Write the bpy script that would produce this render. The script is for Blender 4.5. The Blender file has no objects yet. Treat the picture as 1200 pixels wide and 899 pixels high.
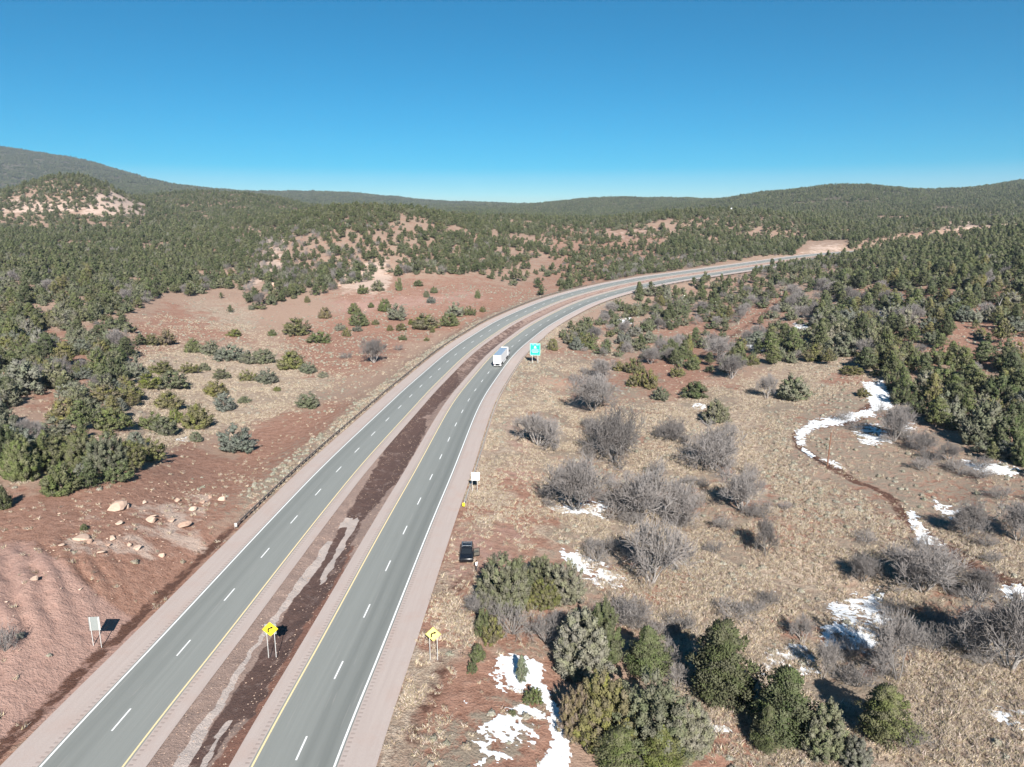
import bpy, bmesh, math, random
import numpy as np
from mathutils import Vector, Matrix

# ------------------------------------------------------------------ camera, sky, sun, exposure
F_PX, HOR, CAM_H = 850.0, 257.0, 48.0          # focal length in photo pixels, eye-level row, height above road
PITCH = math.atan((449.5 - HOR) / F_PX)
SUN_EL, SHADOW_AZ = math.radians(32.5), math.radians(-9.2)   # shadows fall away from camera, slightly left

scene = bpy.context.scene
col = scene.collection
cam_d = bpy.data.cameras.new('camera')
cam_d.sensor_width = 36.0
cam_d.lens = F_PX / 1200.0 * 36.0
cam_d.clip_start = 1.0
cam_d.clip_end = 20000.0
cam = bpy.data.objects.new('camera', cam_d)
col.objects.link(cam)
cam.location = (0, 0, CAM_H)
cam.rotation_euler = (math.pi / 2 - PITCH, 0, 0)
scene.camera = cam

world = bpy.data.worlds.new('World')
scene.world = world
world.use_nodes = True
wn = world.node_tree.nodes; wl = world.node_tree.links
wn.clear()
w_out = wn.new('ShaderNodeOutputWorld'); w_bg = wn.new('ShaderNodeBackground')
w_sky = wn.new('ShaderNodeTexSky'); w_sky.sky_type = 'NISHITA'; w_sky.sun_disc = False
w_sky.sun_elevation = SUN_EL
w_sky.sun_rotation = math.pi + SHADOW_AZ        # sun stands behind the camera
w_sky.altitude = 2000.0; w_sky.air_density = 1.0; w_sky.dust_density = 0.1; w_sky.ozone_density = 4.0
w_hs = wn.new('ShaderNodeHueSaturation')
w_hs.inputs['Hue'].default_value = 0.484; w_hs.inputs['Saturation'].default_value = 2.05; w_hs.inputs['Value'].default_value = 0.87
w_bg.inputs['Strength'].default_value = 0.05
wl.new(w_sky.outputs[0], w_hs.inputs['Color']); wl.new(w_hs.outputs[0], w_bg.inputs['Color']); wl.new(w_bg.outputs[0], w_out.inputs['Surface'])

sun_d = bpy.data.lights.new('sun', 'SUN'); sun_d.energy = 4.8; sun_d.angle = math.radians(0.53); sun_d.color = (1.0, 0.955, 0.89)
sun = bpy.data.objects.new('sun', sun_d); col.objects.link(sun)
sdir = Vector((math.sin(SHADOW_AZ) * math.cos(SUN_EL), math.cos(SHADOW_AZ) * math.cos(SUN_EL), -math.sin(SUN_EL)))
sun.rotation_euler = sdir.to_track_quat('-Z', 'Y').to_euler()
sun.location = (0, 0, 300)

scene.view_settings.view_transform = 'Standard'; scene.view_settings.look = 'None'
scene.view_settings.exposure = 1.1; scene.view_settings.gamma = 1.0; scene.view_settings.use_curve_mapping = False
scene.cycles.max_bounces = 4; scene.cycles.diffuse_bounces = 2; scene.cycles.glossy_bounces = 2
scene.cycles.transparent_max_bounces = 4; scene.cycles.transmission_bounces = 3; scene.cycles.volume_bounces = 0

rnd = random.Random(7)
nrng = np.random.default_rng(11)

# ------------------------------------------------------------------ maths: projection, noise, polygons
CT, ST = math.cos(PITCH), math.sin(PITCH)
def project(X, Y, Z):
    zz = Z - CAM_H
    d = np.maximum(Y * CT - zz * ST, 0.5)
    return 600 + F_PX * X / d, 449.5 - F_PX * (Y * ST + zz * CT) / d
def ray(px, py):
    u, v = px - 600.0, py - 449.5
    return u, F_PX * CT - v * ST, -(v * CT + F_PX * ST)

def _hash(ix, iy, seed):
    n = (ix.astype(np.int64) * 374761393 + iy.astype(np.int64) * 668265263 + seed * 1274126177) & 0xffffffff
    n = ((n ^ (n >> 13)) * 1103515245) & 0xffffffff
    n = ((n ^ (n >> 16)) * 668265263) & 0xffffffff
    return ((n ^ (n >> 15)) & 0xffffff) / float(0xffffff)
def vnoise(x, y, seed=0):
    x = np.asarray(x, float); y = np.asarray(y, float)
    ix = np.floor(x); iy = np.floor(y); fx = x - ix; fy = y - iy
    fx = fx * fx * fx * (fx * (fx * 6 - 15) + 10); fy = fy * fy * fy * (fy * (fy * 6 - 15) + 10)
    a = _hash(ix, iy, seed); b = _hash(ix + 1, iy, seed); c = _hash(ix, iy + 1, seed); d = _hash(ix + 1, iy + 1, seed)
    return (a + (b - a) * fx) * (1 - fy) + (c + (d - c) * fx) * fy
def fbm(x, y, seed=0, octv=4):
    s = 0; a = 0.5; n = 0
    for o in range(octv):
        s = s + a * vnoise(x * 2 ** o + 17.3 * o, y * 2 ** o - 9.1 * o, seed + o); n += a; a *= 0.5
    return s / n
def sstep(a, b, x):
    t = np.clip((x - a) / (b - a), 0, 1); return t * t * (3 - 2 * t)
def inpoly(px, py, poly, soft=0.0):
    """membership of points in a polygon, soft edge width in the same units"""
    px = np.asarray(px, float); py = np.asarray(py, float)
    xs = [p[0] for p in poly]; ys = [p[1] for p in poly]
    out = np.zeros(px.shape); m = soft
    sel = (px > min(xs) - m) & (px < max(xs) + m) & (py > min(ys) - m) & (py < max(ys) + m)
    if not sel.any(): return out
    qx, qy = px[sel], py[sel]
    ins = np.zeros(qx.shape, bool); dist = np.full(qx.shape, 1e18)
    n = len(poly)
    for i in range(n):
        x0, y0 = poly[i]; x1, y1 = poly[(i + 1) % n]
        if y0 != y1:
            c = ((y0 > qy) != (y1 > qy)) & (qx < (x1 - x0) * (qy - y0) / (y1 - y0) + x0)
            ins ^= c
        dx, dy = x1 - x0, y1 - y0
        t = np.clip(((qx - x0) * dx + (qy - y0) * dy) / (dx * dx + dy * dy + 1e-9), 0, 1)
        dist = np.minimum(dist, (qx - x0 - t * dx) ** 2 + (qy - y0 - t * dy) ** 2)
    if soft > 0:
        sd = np.sqrt(dist) * np.where(ins, 1, -1)
        out[sel] = sstep(-soft, soft, sd)
    else:
        out[sel] = ins
    return out
def near_line(px, py, pts):
    """px distance to a polyline with per-point half widths (x, y, w): 1 inside"""
    px = np.asarray(px, float); py = np.asarray(py, float)
    best = np.full(px.shape, -1e9)
    for (x0, y0, w0), (x1, y1, w1) in zip(pts[:-1], pts[1:]):
        dx, dy = x1 - x0, y1 - y0
        t = np.clip(((px - x0) * dx + (py - y0) * dy) / (dx * dx + dy * dy), 0, 1)
        w = w0 + (w1 - w0) * t
        d = np.hypot(px - x0 - t * dx, py - y0 - t * dy)
        best = np.maximum(best, (w - d) / np.maximum(w, 0.5))
    return best      # 1 at the centre, 0 at the edge, negative outside

# ------------------------------------------------------------------ highway alignment
CL = [(-30.6, -60, 0), (-30.3, -20, 0), (-30.0, 20, 0), (-29.2, 56, 0), (-28.1, 76, 0), (-26.1, 113, 0), (-23.6, 150, 0), (-20.4, 190, 0),
      (-17.4, 217, 0.0), (-11.4, 260, 0.3), (-3.6, 295, 1.16), (8.0, 333, 2.84), (32.0, 389, 5.6), (61.4, 434, 8.1), (93.0, 470, 10.2),
      (115.0, 489, 11.4), (151, 517, 13.5), (191, 548, 15.8), (232, 580, 18.2), (268, 606, 19.6), (330, 648, 20.5), (430, 700, 21), (560, 745, 21.5), (760, 790, 22)]
def catmull(P, n):
    P = np.array(P, float); out = []
    for i in range(len(P) - 1):
        p0 = P[max(i - 1, 0)]; p1 = P[i]; p2 = P[i + 1]; p3 = P[min(i + 2, len(P) - 1)]
        for k in range(n):
            t = k / n
            out.append(0.5 * ((2 * p1) + (-p0 + p2) * t + (2 * p0 - 5 * p1 + 4 * p2 - p3) * t * t + (-p0 + 3 * p1 - 3 * p2 + p3) * t ** 3))
    out.append(P[-1]); return np.array(out)
_c = catmull(CL, 24)
_d = np.r_[0, np.cumsum(np.hypot(*np.diff(_c[:, :2], axis=0).T))]
S_ALL = np.arange(0, _d[-1], 1.5)
CX, CY, CZ = (np.interp(S_ALL, _d, _c[:, i]) for i in range(3))
for _ in range(12):        # smooth
    for A in (CX, CY, CZ): A[1:-1] = 0.25 * A[:-2] + 0.5 * A[1:-1] + 0.25 * A[2:]
TX = np.gradient(CX); TY = np.gradient(CY); _l = np.hypot(TX, TY); TX /= _l; TY /= _l
NX, NY = TY, -TX          # to the right of travel
SUPER = 0.055 * sstep(200, 340, CY)
HALFM = 5.8 - 1.1 * sstep(125, 195, CY)     # half width between the yellow lines
S_END = S_ALL[-1]
def s_at_y(y): return float(np.interp(y, CY, S_ALL))
def cl(s):
    s = np.asarray(s, float)
    return [np.interp(s, S_ALL, A) for A in (CX, CY, CZ, NX, NY, SUPER, HALFM)]
def road_z(s, t):
    cx, cy, cz, nx, ny, e, hm = cl(s)
    return cz - e * t
def road_pt(s, t, dz=0.0):
    cx, cy, cz, nx, ny, e, hm = cl(s)
    return cx + nx * t, cy + ny * t, cz - e * t + dz
def road_st(X, Y):
    X = np.asarray(X, float).ravel(); Y = np.asarray(Y, float).ravel()
    s = np.empty_like(X); t = np.empty_like(X)
    step = 4
    for a in range(0, len(X), 40000):
        x = X[a:a + 40000, None]; y = Y[a:a + 40000, None]
        d = (x - CX[None, ::step]) ** 2 + (y - CY[None, ::step]) ** 2
        k = d.argmin(1) * step
        dx = X[a:a + 40000] - CX[k]; dy = Y[a:a + 40000] - CY[k]
        ds = dx * TX[k] + dy * TY[k]
        kk = np.clip(k + np.round(ds / 1.5).astype(int), 0, len(CX) - 1)
        dx = X[a:a + 40000] - CX[kk]; dy = Y[a:a + 40000] - CY[kk]
        s[a:a + 40000] = S_ALL[kk] + dx * TX[kk] + dy * TY[kk]
        t[a:a + 40000] = dx * NX[kk] + dy * NY[kk]
    return s, t
def lane_off(s): return cl(s)[6]
W_LANES, W_SHO = 7.4, 3.7

# ------------------------------------------------------------------ terrain heights
COLS = np.array([-500, 0, 100, 200, 300, 400, 500, 600, 700, 800, 900, 1000, 1100, 1200, 1700], float)
ROWS = np.array([50, 80, 120, 170, 240, 330, 450, 560, 680, 850, 1080, 1450, 2050, 3000, 4500, 7000], float)
TAB = np.array([  # one line per row (distance), one value per photo column
 [ 3,  1,  0,  0,  0,  0, -.5, -1, -2, -3, -4, -4, -4, -3,  0],
 [ 6,  5,  3,  0,  0,  0, -.5, -1, -2, -3, -3.5, -4, -3, -2,  2],
 [ 7,  5,  4,  0.5, -1,  0,  0, -1, -2, -3, -3, -2.5, -2, -1,  6],
 [ 9,  5,  3, -2, -3, -2,  0, -1, -1.5, -2, -1.5,  0,  1,  3, 12],
 [13,  8,  5, -1, -3, -3, -2,  0, -1, -1,  1,  4,  7, 10, 22],
 [20, 14, 11,  4,  0, -1, -1,  1,  1,  1,  3,  8, 13, 19, 34],
 [28, 22, 18, 13, 14, 15, 13,  8,  6,  6,  9, 14, 21, 28, 46],
 [33, 27, 24, 21, 26, 40, 36, 22, 16, 16, 18, 21, 29, 37, 54],
 [40, 32, 30, 29, 38, 57, 53, 36, 29, 30, 28, 28, 36, 42, 58],
 [62, 44, 50, 38, 46, 54, 51, 45, 43, 55, 50, 37, 43, 46, 62],
 [96, 86,107, 54, 56, 50, 47, 47, 45, 52, 52, 48, 50, 52, 70],
 [80, 66, 74, 95, 89, 60, 50, 48, 46, 45, 60, 70, 70, 80,100],
 [130, 90, 95, 84, 82, 72, 62, 62, 58, 80,116,134,118,138,150],
 [240,180,190,165,125,105, 92, 95,128,122, 92,100,135,186,200],
 [520,462,385,250,200,192,150,128, 95, 90, 90, 90,110,130,150],
 [340,310,260,225,180,150,165,120,110,100, 90, 90,100,110,120]], float)
def _cr(p0, p1, p2, p3, t):
    return 0.5 * ((2 * p1) + (-p0 + p2) * t + (2 * p0 - 5 * p1 + 4 * p2 - p3) * t * t + (-p0 + 3 * p1 - 3 * p2 + p3) * t ** 3)
def base_h(X, Y):
    Yc = np.maximum(Y, 50.0)
    c = 600 + 871.0 * X / Yc
    ci = np.clip(np.interp(c, COLS, np.arange(len(COLS))), 0, len(COLS) - 1.001)
    ri = np.clip(np.interp(np.log(Yc), np.log(ROWS), np.arange(len(ROWS))), 0, len(ROWS) - 1.001)
    i = np.floor(ci).astype(int); fc = ci - i; j = np.floor(ri).astype(int); fr = ri - j
    nc, nr = len(COLS), len(ROWS)
    rows = []
    for dj in (-1, 0, 1, 2):
        jj = np.clip(j + dj, 0, nr - 1)
        v = [TAB[jj, np.clip(i + di, 0, nc - 1)] for di in (-1, 0, 1, 2)]
        rows.append(_cr(*v, fc))
    return _cr(*rows, fr)
GULLY = [(-60, 930), (-60, 610), (30, 640), (75, 690), (95, 740), (60, 800), (0, 860)]
def terrain(X, Y, full=True):
    X = np.asarray(X, float); Y = np.asarray(Y, float); shp = X.shape
    X = X.ravel(); Y = Y.ravel()
    z = base_h(X, Y)
    amp = np.interp(Y, [0, 120, 300, 600, 1200, 3000], [0.5, 0.6, 1.6, 4, 7, 10])
    z = z + amp * (fbm(X / 70, Y / 70, 3, 5) - 0.5) * 2 * 0.8
    amp2 = np.interp(Y, [0, 600, 1200, 3000, 6000], [0, 0, 7, 22, 40])
    z = z + amp2 * (fbm(X / 420, Y / 420, 23, 4) - 0.5)
    z = z + 0.35 * (fbm(X / 9, Y / 9, 5, 4) - 0.5)
    # steep eroded face of the cut bank at lower left with its gullies
    bank = sstep(-47, -53, X) * sstep(30, 45, Y) * sstep(98, 84, Y)
    q = (X * 0.83 - Y * 0.56) * 0.13 + 0.02 * (X * .56 + Y * .83); r = X * 0.80 + Y * 0.60
    q = r / 2.5 + 0.7 * (fbm(X / 9, Y / 9, 71, 3) - .5) * 2
    z = z + bank * (0.85 * np.abs(np.sin(q * math.pi)) ** 0.55 - 0.5 + 0.5 * (fbm(X / 3.1, Y / 3.1, 9, 3) - .5))
    # dry creek bed on the right
    cr = near_creek(X, Y)
    z = z - 1.6 * cr
    # highway corridor
    s, t = road_st(X, Y)
    zr = road_z(s, t)
    at = np.abs(t)
    edge = lane_off(s) + W_LANES + W_SHO
    left = t < 0
    w = sstep(0, 1, (at - edge) / np.where(left, 14, 18))
    ditch = -0.55 * np.exp(-((at - edge - 2.6) / 1.6) ** 2) * np.where(left & (Y < 118), 1.0, 0.35)
    zz = (zr - 0.12) * (1 - w) + z * w + ditch
    inner = sstep(edge - 0.25, edge - 1.8, at)
    zz = zz - inner * 2.4
    return zz.reshape(shp)
def near_creek(X, Y):
    best = np.zeros(X.shape)
    P = [(13, 215), (20, 170), (26, 135), (34, 112), (46, 95), (60, 80), (72, 62), (80, 40)]
    d = np.full(X.shape, 1e9)
    for (x0, y0), (x1, y1) in zip(P[:-1], P[1:]):
        dx, dy = x1 - x0, y1 - y0
        t = np.clip(((X - x0) * dx + (Y - y0) * dy) / (dx * dx + dy * dy), 0, 1)
        d = np.minimum(d, np.hypot(X - x0 - t * dx, Y - y0 - t * dy))
    return sstep(9, 1.5, d)
_RAYD = np.concatenate([np.linspace(40, 300, 521), np.geomspace(301, 8000, 420)])
def ground(px, py):
    rx, ry, rz = ray(px, py)
    k = _RAYD / ry
    X, Y, Z = rx * k, ry * k, CAM_H + rz * k
    h = terrain(X, Y)
    s, t = road_st(X, Y)
    cor = np.abs(t) < lane_off(s) + W_LANES + W_SHO
    h = np.where(cor, road_z(s, t), h)
    f = Z - h
    b = np.nonzero(f <= 0)[0]
    if len(b) == 0 or b[0] == 0: i = len(f) - 1
    else: i = b[0]
    a = f[i - 1] / max(f[i - 1] - f[i], 1e-6)
    Yv = Y[i - 1] + (Y[i] - Y[i - 1]) * a
    Xv = rx * Yv / ry
    return Xv, Yv, float(CAM_H + rz * Yv / ry)
def gz(x, y): return float(terrain(np.array([x]), np.array([y]))[0])
def px_per_m(x, y, z): return F_PX / (y * CT - (z - CAM_H) * ST)

# ------------------------------------------------------------------ material helpers
def new_mat(name, rough=0.9, spec=0.2):
    m = bpy.data.materials.new(name); m.use_nodes = True
    nt = m.node_tree; b = nt.nodes['Principled BSDF']
    b.inputs['Roughness'].default_value = rough
    b.inputs['Specular IOR Level'].default_value = spec
    return m, nt, b
def N(nt, kind, **kw):
    n = nt.nodes.new(kind)
    for k, v in kw.items():
        if k in n.inputs: n.inputs[k].default_value = v
        else: setattr(n, k, v)
    return n
def mixc(nt, fac, a, b, blend='MIX'):
    n = nt.nodes.new('ShaderNodeMix'); n.data_type = 'RGBA'; n.blend_type = blend
    for sock, v in ((n.inputs[0], fac), (n.inputs[6], a), (n.inputs[7], b)):
        if hasattr(v, 'is_linked'): nt.links.new(v, sock)
        elif isinstance(v, (int, float)): sock.default_value = v
        else: sock.default_value = (*v, 1) if len(v) == 3 else v
    return n.outputs[2]
def mth(nt, op, a, b=None, c=None, clamp=False):
    n = nt.nodes.new('ShaderNodeMath'); n.operation = op; n.use_clamp = clamp
    for i, v in enumerate((a, b, c)):
        if v is None: continue
        if hasattr(v, 'is_linked'): nt.links.new(v, n.inputs[i])
        else: n.inputs[i].default_value = v
    return n.outputs[0]
def ramp(nt, fac, stops):
    n = nt.nodes.new('ShaderNodeValToRGB'); nt.links.new(fac, n.inputs[0])
    el = n.color_ramp.elements
    while len(el) < len(stops): el.new(0.5)
    for e, (p, c) in zip(el, stops): e.position = p; e.color = (*c, 1) if len(c) == 3 else c
    return n.outputs[0]
def noise(nt, vec, scale, detail=4, rough=0.6, dist=0.0):
    n = N(nt, 'ShaderNodeTexNoise'); n.inputs['Scale'].default_value = scale; n.inputs['Detail'].default_value = detail
    n.inputs['Roughness'].default_value = rough; n.inputs['Distortion'].default_value = dist
    if vec is not None: nt.links.new(vec, n.inputs['Vector'])
    return n.outputs['Fac']
def bump(nt, b, h, strength=0.5, dist=0.1):
    n = N(nt, 'ShaderNodeBump'); n.inputs['Strength'].default_value = strength; n.inputs['Distance'].default_value = dist
    nt.links.new(h, n.inputs['Height']); nt.links.new(n.outputs[0], b.inputs['Normal'])
def plain(name, c, rough=0.6, spec=0.3, metal=0.0, var=0.12, scale=3.0):
    m, nt, b = new_mat(name, rough, spec)
    b.inputs['Metallic'].default_value = metal
    tc = N(nt, 'ShaderNodeTexCoord')
    f = noise(nt, tc.outputs['Object'], scale, 3)
    nt.links.new(mixc(nt, f, tuple(x * (1 - var) for x in c), tuple(min(1, x * (1 + var)) for x in c)), b.inputs['Base Color'])
    return m

def geo_pos(nt):
    g = N(nt, 'ShaderNodeNewGeometry'); return g.outputs['Position']

def mat_ground():
    m, nt, b = new_mat('ground', 0.95, 0.1)
    P = geo_pos(nt)
    za = N(nt, 'ShaderNodeAttribute', attribute_name='zone_a'); zb = N(nt, 'ShaderNodeAttribute', attribute_name='zone_b')
    sa = N(nt, 'ShaderNodeSeparateColor'); sb = N(nt, 'ShaderNodeSeparateColor')
    nt.links.new(za.outputs['Color'], sa.inputs[0]); nt.links.new(zb.outputs['Color'], sb.inputs[0])
    n1 = noise(nt, P, 0.16, 6, 0.65); n2 = noise(nt, P, 0.75, 5, 0.65); n3 = noise(nt, P, 4.0, 4, 0.7); n4 = noise(nt, P, 0.03, 4, 0.6)
    def msk(z, n, k, sharp=4.0):   # mask + noise, sharpened
        v = mth(nt, 'ADD', z, mth(nt, 'MULTIPLY', mth(nt, 'SUBTRACT', n, 0.5), k * 2.2))
        return mth(nt, 'MULTIPLY_ADD', mth(nt, 'SUBTRACT', v, 0.5), sharp, 0.5, clamp=True)
    soil = mixc(nt, n2, (0.245, 0.155, 0.115), (0.41, 0.295, 0.225))
    red = mixc(nt, ramp(nt, n2, [(.3, (0, 0, 0)), (.7, (1, 1, 1))]), (0.190, 0.094, 0.064), (0.365, 0.212, 0.156))
    red = mixc(nt, ramp(nt, n3, [(0.45, (0, 0, 0)), (0.75, (1, 1, 1))]), red, (0.37, 0.225, 0.165))
    straw = mixc(nt, ramp(nt, n2, [(.32, (0, 0, 0)), (.68, (1, 1, 1))]), (0.28, 0.205, 0.152), (0.57, 0.475, 0.375))
    straw = mixc(nt, ramp(nt, n3, [(0.4, (0, 0, 0)), (0.6, (1, 1, 1))]), mixc(nt, 0.6, straw, (0.16, 0.105, 0.075)), straw)  # dark gaps: small shadows between tufts painted into the straw colour
    litter = mixc(nt, n3, (0.15, 0.115, 0.085), (0.36, 0.30, 0.235))
    dark = mixc(nt, n2, (0.075, 0.038, 0.028), (0.14, 0.075, 0.055))
    pale = mixc(nt, n3, (0.38, 0.27, 0.22), (0.56, 0.44, 0.36))
    pink = mixc(nt, n2, (0.275, 0.160, 0.128), (0.425, 0.285, 0.235))
    c = soil
    c = mixc(nt, msk(sa.outputs[1], n1, 0.9, 3), c, straw)
    c = mixc(nt, msk(sa.outputs[0], n1, 1.0, 3), c, red)
    c = mixc(nt, msk(sa.outputs[2], n2, 1.1, 3), c, litter)
    c = mixc(nt, msk(sb.outputs[1], n1, 1.0, 4), c, pale)
    c = mixc(nt, msk(sb.outputs[2], n1, 0.6, 3), c, pink)
    c = mixc(nt, msk(sb.outputs[0], n2, 0.7, 4), c, dark)
    # beyond the last tree one can pick out, the woodland itself is the surface
    sy = N(nt, 'ShaderNodeSeparateXYZ'); nt.links.new(P, sy.inputs[0])
    wd = mth(nt, 'MULTIPLY', mth(nt, 'DIVIDE', mth(nt, 'SUBTRACT', sy.outputs[1], 1000.0), 700.0, clamp=True), 0.85)
    c = mixc(nt, wd, c, mixc(nt, noise(nt, P, 0.05, 6, 0.75), (0.030, 0.038, 0.022), (0.105, 0.105, 0.075)))
    # loose flecks of dry stems and pebbles; dark ones also paint small shadows
    c = mixc(nt, ramp(nt, noise(nt, P, 2.2, 6, 0.75), [(0.57, (0, 0, 0)), (0.68, (.7, .7, .7))]), c, (0.12, 0.08, 0.058))
    c = mixc(nt, ramp(nt, noise(nt, P, 3.1, 6, 0.75), [(0.62, (0, 0, 0)), (0.72, (.6, .6, .6))]), c, (0.52, 0.43, 0.34))
    nt.links.new(c, b.inputs['Base Color'])
    h = mth(nt, 'ADD', mth(nt, 'MULTIPLY', n2, 0.7), mth(nt, 'MULTIPLY', n3, 0.3))
    bump(nt, b, h, 1.0, 0.55)
    return m

def mat_asphalt(dark_side):
    m, nt, b = new_mat('asphalt', 0.75, 0.35)
    uv = N(nt, 'ShaderNodeUVMap', uv_map='st'); sp = N(nt, 'ShaderNodeSeparateXYZ'); nt.links.new(uv.outputs[0], sp.inputs[0])
    t, s = sp.outputs[0], sp.outputs[1]      # metres across (0 at yellow line, 7.4 at white), metres along
    P = geo_pos(nt)
    cmb = N(nt, 'ShaderNodeCombineXYZ'); nt.links.new(t, cmb.inputs[0]); nt.links.new(mth(nt, 'MULTIPLY', s, 0.02), cmb.inputs[1])
    streak = noise(nt, cmb.outputs[0], 2.6, 5, 0.7); fine = noise(nt, P, 9, 3, 0.7); broad = noise(nt, cmb.outputs[0], 0.55, 3, 0.5)
    c = mixc(nt, streak, (0.185, 0.198, 0.185), (0.285, 0.298, 0.278))
    c = mixc(nt, mth(nt, 'MULTIPLY', fine, 0.35), c, (0.22, 0.20, 0.185))
    # darker wheel paths of the outer lane
    lane = ramp(nt, mth(nt, 'DIVIDE', t, 7.4), [(0.0, (0, 0, 0)), (0.14, (.25,) * 3), (0.25, (0.06,) * 3), (0.40, (.25,) * 3), (0.5, (0.1,) * 3), (0.62, (0.85,) * 3), (0.73, (0.45,) * 3), (0.86, (1,) * 3), (0.97, (0.55,) * 3)])
    f = mth(nt, 'MULTIPLY', lane, mth(nt, 'MULTIPLY_ADD', broad, 0.8, 0.25))
    c = mixc(nt, mth(nt, 'MULTIPLY', f, dark_side, clamp=True), c, (0.105, 0.113, 0.106))
    # patched joints
    j = ramp(nt, noise(nt, cmb.outputs[0], 5, 2, 0.5), [(0.66, (0, 0, 0)), (0.7, (.35,) * 3)])
    c = mixc(nt, j, c, (0.33, 0.31, 0.29))
    nt.links.new(c, b.inputs['Base Color'])
    bump(nt, b, fine, 0.15, 0.02)
    return m
def mat_shoulder():
    m, nt, b = new_mat('chip_seal', 0.95, 0.12)
    uv = N(nt, 'ShaderNodeUVMap', uv_map='st'); sp = N(nt, 'ShaderNodeSeparateXYZ'); nt.links.new(uv.outputs[0], sp.inputs[0])
    t, s = sp.outputs[0], sp.outputs[1]
    P = geo_pos(nt)
    cmb = N(nt, 'ShaderNodeCombineXYZ'); nt.links.new(t, cmb.inputs[0]); nt.links.new(mth(nt, 'MULTIPLY', s, 0.03), cmb.inputs[1])
    streak = noise(nt, cmb.outputs[0], 2.0, 5, 0.7); fine = noise(nt, P, 7, 4, 0.75); blot = noise(nt, P, 0.25, 4, 0.6)
    c = mixc(nt, streak, (0.37, 0.305, 0.275), (0.49, 0.425, 0.39))
    c = mixc(nt, mth(nt, 'MULTIPLY', ramp(nt, fine, [(0.35, (0, 0, 0)), (0.7, (1, 1, 1))]), 0.35), c, (0.27, 0.20, 0.18))
    c = mixc(nt, ramp(nt, blot, [(0.5, (0, 0, 0)), (0.75, (.35,) * 3)]), c, (0.40, 0.27, 0.22))
    # rumble strip grooves just outside each line
    grooves = ramp(nt, mth(nt, 'FRACT', mth(nt, 'DIVIDE', s, 0.62)), [(0.0, (1, 1, 1)), (0.38, (1, 1, 1)), (0.5, (0, 0, 0)), (0.95, (0, 0, 0))])
    def band(lo, hi):
        return mth(nt, 'MULTIPLY', mth(nt, 'GREATER_THAN', t, lo), mth(nt, 'LESS_THAN', t, hi))
    bnd = mth(nt, 'ADD', band(7.78, 8.18), band(-0.78, -0.38))
    g = mth(nt, 'MULTIPLY', bnd, grooves)
    c = mixc(nt, mth(nt, 'MULTIPLY', g, 0.4), c, (0.20, 0.155, 0.14))
    nt.links.new(c, b.inputs['Base Color'])
    bump(nt, b, mth(nt, 'SUBTRACT', fine, mth(nt, 'MULTIPLY', g, 1.5)), 0.3, 0.03)
    return m
def mat_paint(name, c):
    m, nt, b = new_mat(name, 0.6, 0.3)
    P = geo_pos(nt)
    f = ramp(nt, noise(nt, P, 6, 5, 0.75), [(0.52, (0, 0, 0)), (0.8, (.7,) * 3)])
    nt.links.new(mixc(nt, f, c, (0.27, 0.26, 0.25)), b.inputs['Base Color'])
    return m
def mat_median():
    m, nt, b = new_mat('median_soil', 0.9, 0.2)
    P = geo_pos(nt)
    a = N(nt, 'ShaderNodeAttribute', attribute_name='zone_a')
    sa = N(nt, 'ShaderNodeSeparateColor'); nt.links.new(a.outputs['Color'], sa.inputs[0])
    n1 = noise(nt, P, 0.5, 6, 0.7, 0.6); n2 = noise(nt, P, 2.2, 6, 0.75); n3 = noise(nt, P, 6.5, 4, 0.75)
    def msk(z, n, k, sharp=4.0):
        v = mth(nt, 'ADD', z, mth(nt, 'MULTIPLY', mth(nt, 'SUBTRACT', n, 0.5), k))
        return mth(nt, 'MULTIPLY_ADD', mth(nt, 'SUBTRACT', v, 0.5), sharp, 0.5, clamp=True)
    grav = mixc(nt, n2, (0.20, 0.135, 0.11), (0.40, 0.295, 0.25))
    grav = mixc(nt, ramp(nt, n3, [(0.52, (0, 0, 0)), (0.7, (.8,) * 3)]), grav, (0.125, 0.088, 0.06))
    mud = mixc(nt, n2, (0.058, 0.032, 0.026), (0.155, 0.098, 0.082))
    mud = mixc(nt, ramp(nt, n1, [(0.56, (0, 0, 0)), (0.70, (.7,) * 3)]), mud, (0.27, 0.20, 0.175))
    sand = mixc(nt, n3, (0.40, 0.33, 0.295), (0.50, 0.43, 0.39))
    rust = mixc(nt, n2, (0.14, 0.06, 0.042), (0.27, 0.15, 0.11))
    c = mixc(nt, msk(sa.outputs[2], n1, 1.8, 3), grav, rust)
    c = mixc(nt, msk(sa.outputs[0], n1, 2.0, 4), c, mud)
    c = mixc(nt, msk(sa.outputs[1], n2, 0.45, 6), c, sand)
    c = mixc(nt, ramp(nt, noise(nt, P, 4.2, 5, 0.75), [(0.64, (0, 0, 0)), (0.72, (.7,) * 3)]), c, (0.42, 0.33, 0.26))
    nt.links.new(c, b.inputs['Base Color'])
    bump(nt, b, mth(nt, 'ADD', n2, mth(nt, 'MULTIPLY', n3, 0.5)), 0.9, 0.25)
    return m
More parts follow.
